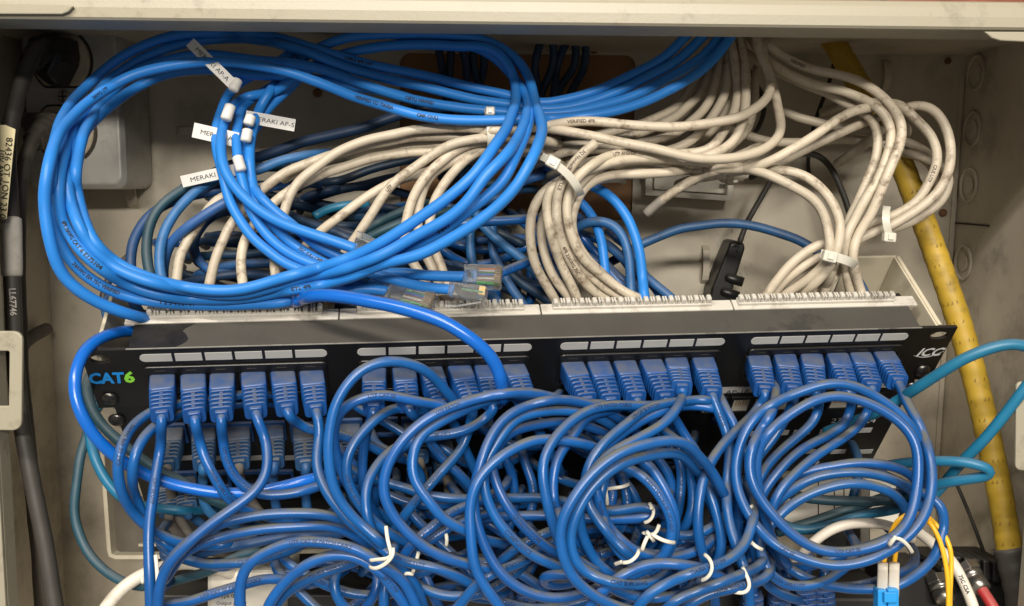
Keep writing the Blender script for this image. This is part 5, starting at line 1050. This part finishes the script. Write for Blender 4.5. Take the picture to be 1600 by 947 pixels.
# ---- zip ties and twist ties ------------------------------------------------------------------------------------------------
def strap(name, label, pts, d, wmm, head, headsize, headang):
    root = empty(name, None, label, "cable tie", "cream nylon cable ties"); P_ = [cs(*p) for p in [(x, y, dd) for x, y, dd in pts]]
    q = spline(P_, 1.5); mb_ = MB(); rings = []; T = np.gradient(q, axis=0); T /= np.linalg.norm(T, axis=1)[:, None]
    for i in range(len(q)):
        nrm = -q[i] / np.linalg.norm(q[i]); s_ = np.cross(T[i], nrm); s_ /= np.linalg.norm(s_)
        rings.append([cam2world((q[i] + s_ * a + nrm * b) * .001) for a, b in ((-wmm / 2, 0), (wmm / 2, 0), (wmm / 2, 1.1), (-wmm / 2, 1.1))])
    mb_.loft(rings); mb_.build("strap", M['tie'], root, bevel=0.0003)
    c = W(*head); a = R(headang); x = RT * math.cos(a) + UP * math.sin(a); F = fmx(c, x, UP * math.cos(a) - RT * math.sin(a))
    mb_ = MB(); sx, sy, sz = headsize; mb_.box((-sx / 2, -sy / 2, -sz / 2), (sx / 2, sy / 2, sz / 2), 0, F); h = mb_.build("head", M['tie'], root, bevel=0.0009)
    mb_ = MB(); mb_.box((-sx * .22, -sy * .28, sz / 2 - .0002), (sx * .22, sy * .28, sz / 2 + .0009), 0, F); mb_.build("pawl", M['tie'], h, bevel=0.0003)
    return root
strap("cable_tie", "cream cable tie round the white bundle left of centre, above the fork", [(846, 244, 528), (858, 250, 524), (878, 264, 522), (894, 280, 523), (904, 296, 526), (908, 306, 534)], 525, 4.4, (864, 254, 522), (.0074, .0064, .005), -28)
strap("cable_tie", "cream cable tie lying across the white strands above the right comb", [(1282, 396, 548), (1300, 400, 544), (1320, 406, 544), (1332, 411, 547), (1338, 416, 553)], 545, 5.0, (1296, 401, 543), (.0080, .0064, .005), -14)
strap("cable_tie", "cream cable tie round the far right white loop, its head hanging below", [(1386, 322, 556), (1384, 335, 550), (1385, 352, 549), (1389, 366, 551), (1390, 374, 555)], 550, 4.2, (1389, 371, 548), (.0070, .0056, .005), -4)
strap("cable_tie", "pale cable tie half hidden behind the coil's right strands, upper left white bundle", [(762, 170, 552), (765, 186, 548), (767, 205, 547), (768, 222, 549), (767, 232, 554)], 549, 4.6, (766, 174, 548), (.0055, .005, .005), 0)
def twist(label, *paths):
    root = empty("twist_tie", None, label, "twist tie", "white wire twist ties")
    for p in paths:
        q = spline(parse(p, 500), 1.2); T, A, B = frames(q); mb_ = MB()
        mb_.loft([[cam2world((q[i] + A[i] * .42 * math.cos(t) + B[i] * .95 * math.sin(t)) * .001) for t in np.linspace(0, 2 * math.pi, 8, endpoint=False)] for i in range(len(q))])
        mb_.build("wire", M['twist'], root, smooth=True)
    return root
twist("large white twist tie with three splayed ends, on the left tangle", "603,822@456 606,845@452 611,862@450 613,870@450 606,873@450 592,874@451 578,876@454", "614,856@450 615,866@448 610,874@448 598,884@449 586,889@450 577,886@454")
twist("white twist tie with crossed ends at the lower right of the big ring", "1030,820@462 1024,834@456 1018,836@455 1004,832@460", "1012,838@454 1006,850@452 1003,861@454", "1018,834@452 1030,842@450 1045,847@450 1055,848@455", "1010,830@456 1018,840@452 1022,846@456")
twist("white twist tie curled round two strands at the big ring's bottom", "999,858@458 996,868@454 988,876@453 980,880@454 972,879@456", "972,878@456 960,882@462")
twist("white twist tie gripping the level strands inside the big ring", "1016,788@492 1022,796@488 1021,806@487 1014,815@488 1006,817@491", "1014,786@490 1020,786@489 1018,796@487")
twist("white twist tie stretched across the shaded cords inside the big ring", "945,765@500 955,763@496 972,761@494 984,756@498", "946,764@497 948,776@496 949,790@500")
twist("white twist tie curled over the two cords near the long bow", "1100,866@466 1108,872@462 1113,882@460 1112,894@459 1104,904@460 1095,907@464")
twist("wide white twist tie hooked under the hanging cord at the bottom edge", "1160,886@478 1167,900@474 1172,914@473 1168,925@473 1158,927@473 1146,925@476")
twist("white twist tie knotted on the lower right of the right hand ring", "1388,852@478 1393,844@475 1399,839@474 1410,844@474 1420,854@475 1426,864@478", "1400,838@474 1394,846@474 1389,853@477")
twist("short white twist tie at the lower left of the right hand ring", "1172,845@484 1178,852@481 1186,857@481 1192,859@484")
twist("small white twist tie glinting between the bow and the ring", "1163,799@498 1170,794@494 1177,790@496")
twist("thin upright white twist tie knotted beside the leftmost hanging cord", "243,867@472 245,885@470 246,905@469 247,918@468", "246,915@467 252,918@466 251,926@466 246,928@466 244,922@467", "247,925@467 250,932@468 250,942@470", "222,900@474 220,906@472 224,912@474")
twist("small white twist tie in the shade of the left tangle, upright", "697,834@496 699,845@494 697,854@496")
twist("small splayed white twist tie below the left sweep cords", "630,897@478 640,895@476 646,898@478", "654,862@482 651,876@480 646,892@479 638,908@480")

# ------------------------------------------------------------------ outlet box with two plugs (top left)
ob = empty("outlet_box", None, "dented galvanised outlet box with two round outlets at the left of the back panel", "outlet box")
YB = 0.640
def pxz(px, py, Y): p = WP(px, py, Y); return (p.x, p.z)
bx0, bz1 = pxz(28, 40, YB); bx1, bz0 = pxz(196, 296, YB)
mb = MB(); mb.prism(rrect(bx0, bz0, bx1, bz1, 0.007, 5), BACK - 0.001, YB, 0, XZ, 0.004); mb.build("cover", M['galv'], ob, bevel=0.001)
def outlet(cx, cy, rx, ry, flat):
    c = WP(cx, cy, YB); s = YB / FPX * 1.0; out = []
    for t in np.linspace(0, 2 * math.pi, 40, endpoint=False):
        x, y = rx * math.cos(t), ry * math.sin(t); y = max(-flat, min(flat, y)); out.append((c.x + x * s, c.z + y * s))
    hi = [(c.x + (x - c.x) * 1.09, c.z + (z - c.z) * 1.09) for x, z in out]
    mb_ = MB(); mb_.prism(hi, YB - 0.0002, YB - 0.0006, 0, XZ); g = mb_.build("outlet_gap", M['dark_mark'], ob)
    mb_ = MB(); mb_.prism(out, YB - 0.0008, YB - 0.0030, 0, XZ, 0.0006); mb_.build("outlet_face", M['socket'], ob)
outlet(97, 95, 44, 46, 38); outlet(104, 206, 44, 46, 38)
c = WP(101, 151, YB); mb = MB(); mb.prism(circ(c.x, c.z, 0.0040, 16), YB - 0.0003, YB - 0.0026, 0, XZ, 0.0012); o = mb.build("screw", M['steel_bright'], ob)
mb = MB(); mb.box((c.x - .0028, YB - .0030, c.z - .0004), (c.x + .0028, YB - .0025, c.z + .0004)); mb.box((c.x - .0004, YB - .0031, c.z - .0028), (c.x + .0004, YB - .0026, c.z + .0028)); mb.build("screw_slot", M['ink'], o)
def power_plug(label, pts, d0, d1, m, boot):
    root = empty("power_plug", None, label, "power plug"); P_ = [WP(x, y, YB - 0.004) for x, y in pts]; cen = sum(P_, Vector()) / len(P_)
    mb_ = MB(); rings = []
    for k, (dy, sc) in enumerate(((0.0, 1.0), (-0.010, 1.0), (-0.016, .95), (-0.021, .82), (-0.024, .6))): rings.append([cen + (p - cen) * sc + Vector((0, dy, 0)) for p in P_])
    mb_.loft(rings); mb_.build("plug_body", m, root, bevel=0.0008)
    q = spline([cs(*p) for p in boot], 1.5); mb_ = MB(); T, A, B = frames(q); n = len(q)
    mb_.loft([[cam2world((q[i] + (A[i] * math.cos(t) + B[i] * math.sin(t)) * ((8.8 - 2.6 * i / n) * (1 + .06 * (i % 4 < 2)))) * .001) for t in np.linspace(0, 2 * math.pi, 14, endpoint=False)] for i in range(n)])
    mb_.build("strain_relief", m, root, smooth=True)
power_plug("black moulded power plug in the upper outlet", [(66, 62), (98, 58), (122, 64), (126, 90), (124, 104), (108, 136), (94, 138), (72, 120), (58, 108), (60, 80)], 0, 0, M['blk'], [(86, 84, 612), (70, 78, 600), (58, 84, 590), (48, 98, 580)])
power_plug("grey brown moulded power plug in the lower outlet", [(54, 178), (98, 176), (106, 190), (104, 216), (92, 226), (60, 212), (52, 196)], 0, 0, M['grey_rubber'], [(82, 198, 612), (70, 204, 600), (60, 212, 592), (52, 222, 586)])
# tape and tag on the left power cord
pc = find("thick black power cord"); q = pc['q']; py_ = 473.5 + FPX * q[:, 1] / q[:, 2]
def sleeve(name, y0, y1, r, m, label=None):
    k = [i for i in range(len(q)) if y0 <= py_[i] <= y1]; o_ = tube_obj(name, q[k[0]:k[-1] + 1], r, m, pc['o'], 18)
    if label: o_['label'] = label
    return o_
sleeve("tape_wrap", 338, 436, 5.75, M['wtape'], "worn white tape wrap")
T2 = dict(q=q, r=5.5); print_on(T2, 20, 455, "LL67746", 3.6, 1, M['wtape'], pc['o'])
tg = empty("cord_tag", None, "yellowed printed tag folded round the power cord at the left edge", "tag")
def slab_px(name, poly, d, t, m, parent, bevel=0.0):
    mb_ = MB(); f = [W(x, y, d) for x, y in poly]; mb_.loft([f, [p + FW * t for p in f]]); return mb_.build(name, m, parent, bevel=bevel)
sl = slab_px("tag_sheet", [(-30, 196), (8, 195), (24, 202), (20, 240), (10, 342), (-30, 345)], 528, 0.0006, M['cream_paper'], tg, 0.0003)
def px_text(text, p, ang, size, d, m, parent, squash=1.0):
    a = R(ang); x = RT * math.cos(a) + UP * math.sin(a); y = UP * math.cos(a) - RT * math.sin(a); F = Matrix((x, y, x.cross(y))).transposed().to_4x4(); F.translation = W(p[0], p[1], d)
    return flat_text(text, size, m, parent, F, squash=squash)
px_text("82436 OT 1ON 23 08", (10, 214), -95, 0.0052, 527.4, M['ink'], sl, 1.0)
px_text("10V AWM", (-1, 232), -95, 0.0046, 527.4, M['ink'], sl, 1.0)

# ------------------------------------------------------------------ yellow conduit / jacketed trunk
cq = spline(parse("1240,-40@640 1262,0@636 1285,40@630 1306,72@622 1330,112@616 1362,165@610 1400,236@604 1434,322@598 1470,420@592 1502,515@586 1528,610@580 1548,700@574 1564,780@570 1578,864@566", 600), 2.0)
yc = empty("yellow_conduit", None, "thick dirty yellow jacketed cable slanting down the right side with rows of dashes", "conduit")
def ribbed(name, qq, r, m, parent, rib=0.0, seg=22, flat=1.0):
    T, A, B = frames(qq); mb_ = MB()
    mb_.loft([[cam2world((qq[i] + (A[i] * math.cos(t) + B[i] * math.sin(t)) * (r * (1 + rib * math.sin(i * 2.0 * 2 * math.pi / 9.0) + .5 * rib * math.sin(i * .37)))) * .001) for t in np.linspace(0, 2 * math.pi, seg, endpoint=False)] for i in range(len(qq))])
    return mb_.build(name, m, parent, smooth=True)
jk = ribbed("jacket", cq, 7.3, M['yellow'], yc, 0.018)
mb = MB(); T, A, B = frames(cq)
for i in range(0, len(cq), 6):
    vw = -cq[i] / np.linalg.norm(cq[i]); a_ = vw - T[i] * T[i].dot(vw); a_ /= np.linalg.norm(a_); b_ = np.cross(T[i], a_)
    for k in range(5):
        if random.random() < 0.5: continue
        ph = (k - 2) * 0.36 + random.uniform(-.03, .03); n_ = a_ * math.cos(ph) + b_ * math.sin(ph); tn = np.cross(T[i], n_); c_ = cq[i] + n_ * 7.55
        vs = [cam2world((c_ + T[i] * u_ + tn * v_) * .001) for u_, v_ in ((-.9, -.28), (.9, -.28), (.9, .28), (-.9, .28))]; mb.add(vs, [(0, 1, 2, 3)])
        if random.random() < .6: vs = [cam2world((c_ + T[i] * u_ + tn * v_ + n_ * .03) * .001) for u_, v_ in ((.5, -.28), (.9, -.28), (.9, 1.1), (.5, 1.1))]; mb.add(vs, [(0, 1, 2, 3)])
dm = mb.build("dash_marks", M['ydash'], jk); dm['kind'] = 'stuff'
bq = spline(parse("1576,856@566 1584,885@564 1594,930@562 1602,990@560", 565), 2.0); ribbed("black_boot", bq, 8.6, M['blk_rubber'], yc, 0.03)

# ------------------------------------------------------------------ small fittings on the back panel
sp_ = empty("surface_box", None, "small white plastic frame fixed to the back panel below the white bundle", "wall box")
YS = 0.668
o_ = [pxz(x, y, YS) for x, y in ((1010, 240), (1150, 240), (1145, 315), (1008, 305))]; i_ = [pxz(x, y, YS) for x, y in ((1020, 248), (1139, 248), (1136, 305), (1020, 297))]
mb = MB(); mb.frame(o_, i_, BACK - 0.001, YS, XZ); mb.build("frame", M['whitebox'], sp_, bevel=0.0006)
i2 = [pxz(x, y, YS + .008) for x, y in ((1022, 250), (1137, 250), (1134, 303), (1022, 296))]
mb = MB(); mb.prism(i2, BACK - 0.002, YS + 0.008, 0, XZ); mb.build("centre", M['whitebox'], sp_, bevel=0.0006)
mb = MB(); a = WP(1128, 283, YS - .001); mb.box((a.x, YS - .006, a.z - .001), (a.x + .010, YS - .0005, a.z + .0008)); mb.build("clip", M['whitebox'], sp_, bevel=0.0003)
cl = empty("black_clip", None, "black plastic cable clip with two round knobs stuck on the back panel", "clip")
YK = 0.664
poly = [(1142, 378), (1150, 376), (1164, 381), (1165, 388), (1149, 440), (1138, 484), (1106, 486), (1112, 452)]
mb = MB(); mb.prism([pxz(x, y, YK) for x, y in poly], BACK - 0.0005, YK, 0, XZ, 0.002); kb = mb.build("clip_body", M['blk'], cl, bevel=0.0008)
for x, y, rr in ((1148, 437, 9), (1141, 459, 9.5)):
    p = WP(x, y, YK); ax = Vector((0.9, -0.35, -0.28)).normalized(); F = fmx(p, ax.cross(Vector((0, 0, 1))), Vector((0, 0, 1)) - ax * ax.z)
    mb = MB(); mb.loft([[F @ Vector((cx_, cy_, zz)) for cx_, cy_ in circ(0, 0, r2, 16)] for zz, r2 in ((-.006, .0034), (.004, .0036), (.0058, .0036), (.0066, .0028))]); mb.build("knob", M['blk'], cl, smooth=True)
mb = MB(); p0, p1_ = WP(1153, 392, YK - .0006), WP(1149, 402, YK - .0006)
for p in (p0, p1_): mb.prism(circ(p.x, p.z, .0009, 8), YK - .0002, YK - .0012, 0, XZ)
mb.build("pin_hole", M['ink'], kb)
mb = MB(); random.seed(3)
for k in range(70):
    px_, py__ = random.choice([(1128, 388), (1160, 425), (1112, 470), (1130, 378)]); x = px_ + random.gauss(0, 9); y = py__ + random.gauss(0, 13); p = WP(x, y, BACK); r1 = random.uniform(.0004, .0013)
    mb.prism([(p.x + r1 * random.uniform(.6, 1.3) * math.cos(t), p.z + r1 * random.uniform(.6, 1.3) * math.sin(t)) for t in np.linspace(0, 2 * math.pi, 6, endpoint=False)], BACK - .0001, BACK - random.uniform(.0004, .001), 0, XZ)
gl = mb.build("glue_crumbs", M['comb'], cab); gl['kind'] = 'stuff'

# ------------------------------------------------------------------ equipment along the bottom edge
sw = empty("network_switch", None, "dark dusty switch across the bottom edge with a row of blue plugs in it", "network switch")
def gbox(name, px0, py0, px1, py1, d0, depth, m, parent, bevel=0.0006):
    f = [W(px0, py0, d0), W(px1, py0, d0), W(px1, py1, d0), W(px0, py1, d0)]; mb_ = MB(); mb_.loft([f, [p + FW * depth for p in f]]); return mb_.build(name, m, parent, bevel=bevel)
gbox("switch_body", 250, 930, 1400, 1010, 575, 0.07, M['dark_gear'], sw, 0.001)
gbox("black_backing", 236, 700, 1215, 929, 655, 0.01, M['void'], sw)  # black sheet added behind the tangle so its gaps stay dark
for i, x in enumerate((790, 834, 1172, 1218, 1258, 1292)):
    gbox("port", x - 20, 950, x + 20, 985, 573.5, 0.002, M['blk'], sw)
GB = "blue plugs standing in the switch at the bottom edge"
botp = [(790, 960, 786, 915, "leftmost of the pair under the centre ring"), (826, 962, 822, 920, "right one of the pair under the centre ring"), (1172, 975, 1176, 926, "leftmost of the four under the right ring"), (1216, 972, 1218, 920, "second of the four under the right ring"), (1256, 970, 1258, 915, "third of the four under the right ring"), (1288, 970, 1286, 912, "last of the four under the right ring")]
for x0, y0, x1, y1, w_ in botp:
    c0 = cs(x0, y0 + 22, 556); c1 = cs(x1, y1 - 2, 536); body, boot = plug_parts(c0, c1, RT, M['plug'], long=33.0)
    q2 = spline([c1, c1 + np.array([0, -4, -2.0]), c1 + np.array([2, -9, 2]), c1 + np.array([6, -13, 10])], 2.0)
    o = tube_obj("patch_cable", q2, 2.7, M['patch']); tag(o, "blue plug in the bottom switch, " + w_, "patch cord", GB)
    b1 = body.build("plug", M['plug'], o, smooth=True); b2 = boot.build("boot", M['plug'], b1, smooth=True)
wb = empty("power_adapter", None, "off white boxy adapter with small print behind the front loop at bottom left", "adapter")
gbox("adapter_body", 322, 893, 440, 1000, 560, 0.05, M['whitebox'], wb, 0.003)
ad = gbox("label", 335, 925, 372, 975, 559.2, 0.0006, M['paper'], wb, 0)
px_text("Type 0601", (340, 934), 0, 0.0034, 558.8, M['ink'], ad); px_text("Output power", (338, 945), 0, 0.0030, 558.8, M['ink'], ad)
jb = empty("junction_box", None, "cream plastic box with seams seen through the right hand ring", "junction box")
gbox("box_face", 1225, 748, 1410, 826, 645, 0.03, M['whitebox'], jb, 0.001)
for x in (1278, 1303, 1318): gbox("seam", x, 752, x + 1.6, 822, 644.6, 0.0008, M['dark_mark'], jb, 0)
gbox("post", 1344, 752, 1360, 905, 632, 0.02, M['chrome'], jb, 0.0008)
gbox("rail", 1290, 826, 1350, 900, 650, 0.02, M['dark_gear'], jb)
# fibre connectors
lc = empty("fibre_connector", None, "duplex fibre connector with two white boots and bright blue bodies at the bottom", "connector")
for x in (1378, 1396):
    P_ = [cs(x + 1.5, 882, 500), cs(x, 930, 506)]; q2 = np.linspace(P_[0], P_[1], 8); mb = MB(); T, A, B = frames(q2)
    mb.loft([[cam2world((q2[i] + (A[i] * py__ + B[i] * px_)) * .001) for px_, py__ in sell(2.55 + .25 * i / 7, 2.4, 5, 12)] for i in range(8)]); mb.build("boot", M['white_clean'], lc, smooth=True)
gbox("connector_body", 1372, 922, 1386, 985, 499, 0.007, M['lc_blue'], lc, 0.0006); gbox("connector_body", 1388, 921, 1405, 985, 498, 0.008, M['lc_blue'], lc, 0.0006)
gbox("latch", 1382, 926, 1402, 942, 496, 0.0018, M['lc_blue'], lc, 0.0004)
# coax and dark hardware
hw = empty("dark_hardware", None, "black ridged plastic hardware in the bottom right corner behind the conduit", "hardware")
gbox("hardware_body", 1470, 884, 1590, 1000, 590, 0.05, M['dark_gear'], hw, 0.003)
for k in range(5): gbox("ridge", 1492 + k * 15, 870 + k * 2, 1503 + k * 15, 902 + k * 2, 584, 0.03, M['dark_gear'], hw, 0.001)
gbox("housing", 1395, 895, 1470, 1000, 585, 0.05, M['dark_gear'], hw, 0.002); gbox("vent_block", 1300, 934, 1372, 1000, 555, 0.03, M['dark_gear'], hw, 0.002)
def coax(label, a, b, r):
    root = empty("coax_connector", None, label, "connector"); p, q_ = W(*a), W(*b); z = (q_ - p); L = z.length; z.normalize(); x = z.cross(UP).normalized(); y = z.cross(x); F = Matrix((x, y, z)).transposed().to_4x4(); F.translation = p
    mb_ = MB(); mb_.loft([[F @ Vector((cx_ * k2, cy_ * k2, t * L)) for cx_, cy_ in circ(0, 0, r, 6)] for t, k2 in ((0, 1.15), (.32, 1.15))]); mb_.build("nut", M['chrome'], root, bevel=0.0005)
    mb_ = MB(); mb_.loft([[F @ Vector((cx_, cy_, t * L)) for cx_, cy_ in circ(0, 0, r * k2, 18)] for t, k2 in ((.30, .8), (.34, 1.0), (.5, 1.0), (.52, .85), (.6, .85), (.62, .98), (1.0, .92), (1.02, .7))]); mb_.build("sleeve", M['chrome'], root, smooth=True)
coax("metal coaxial connector on the red cable", (1508, 882, 572), (1534, 922, 560), .0062)
coax("dim metal coaxial connector without a red cable, left of the other", (1462, 900, 585), (1478, 940, 575), .0062)
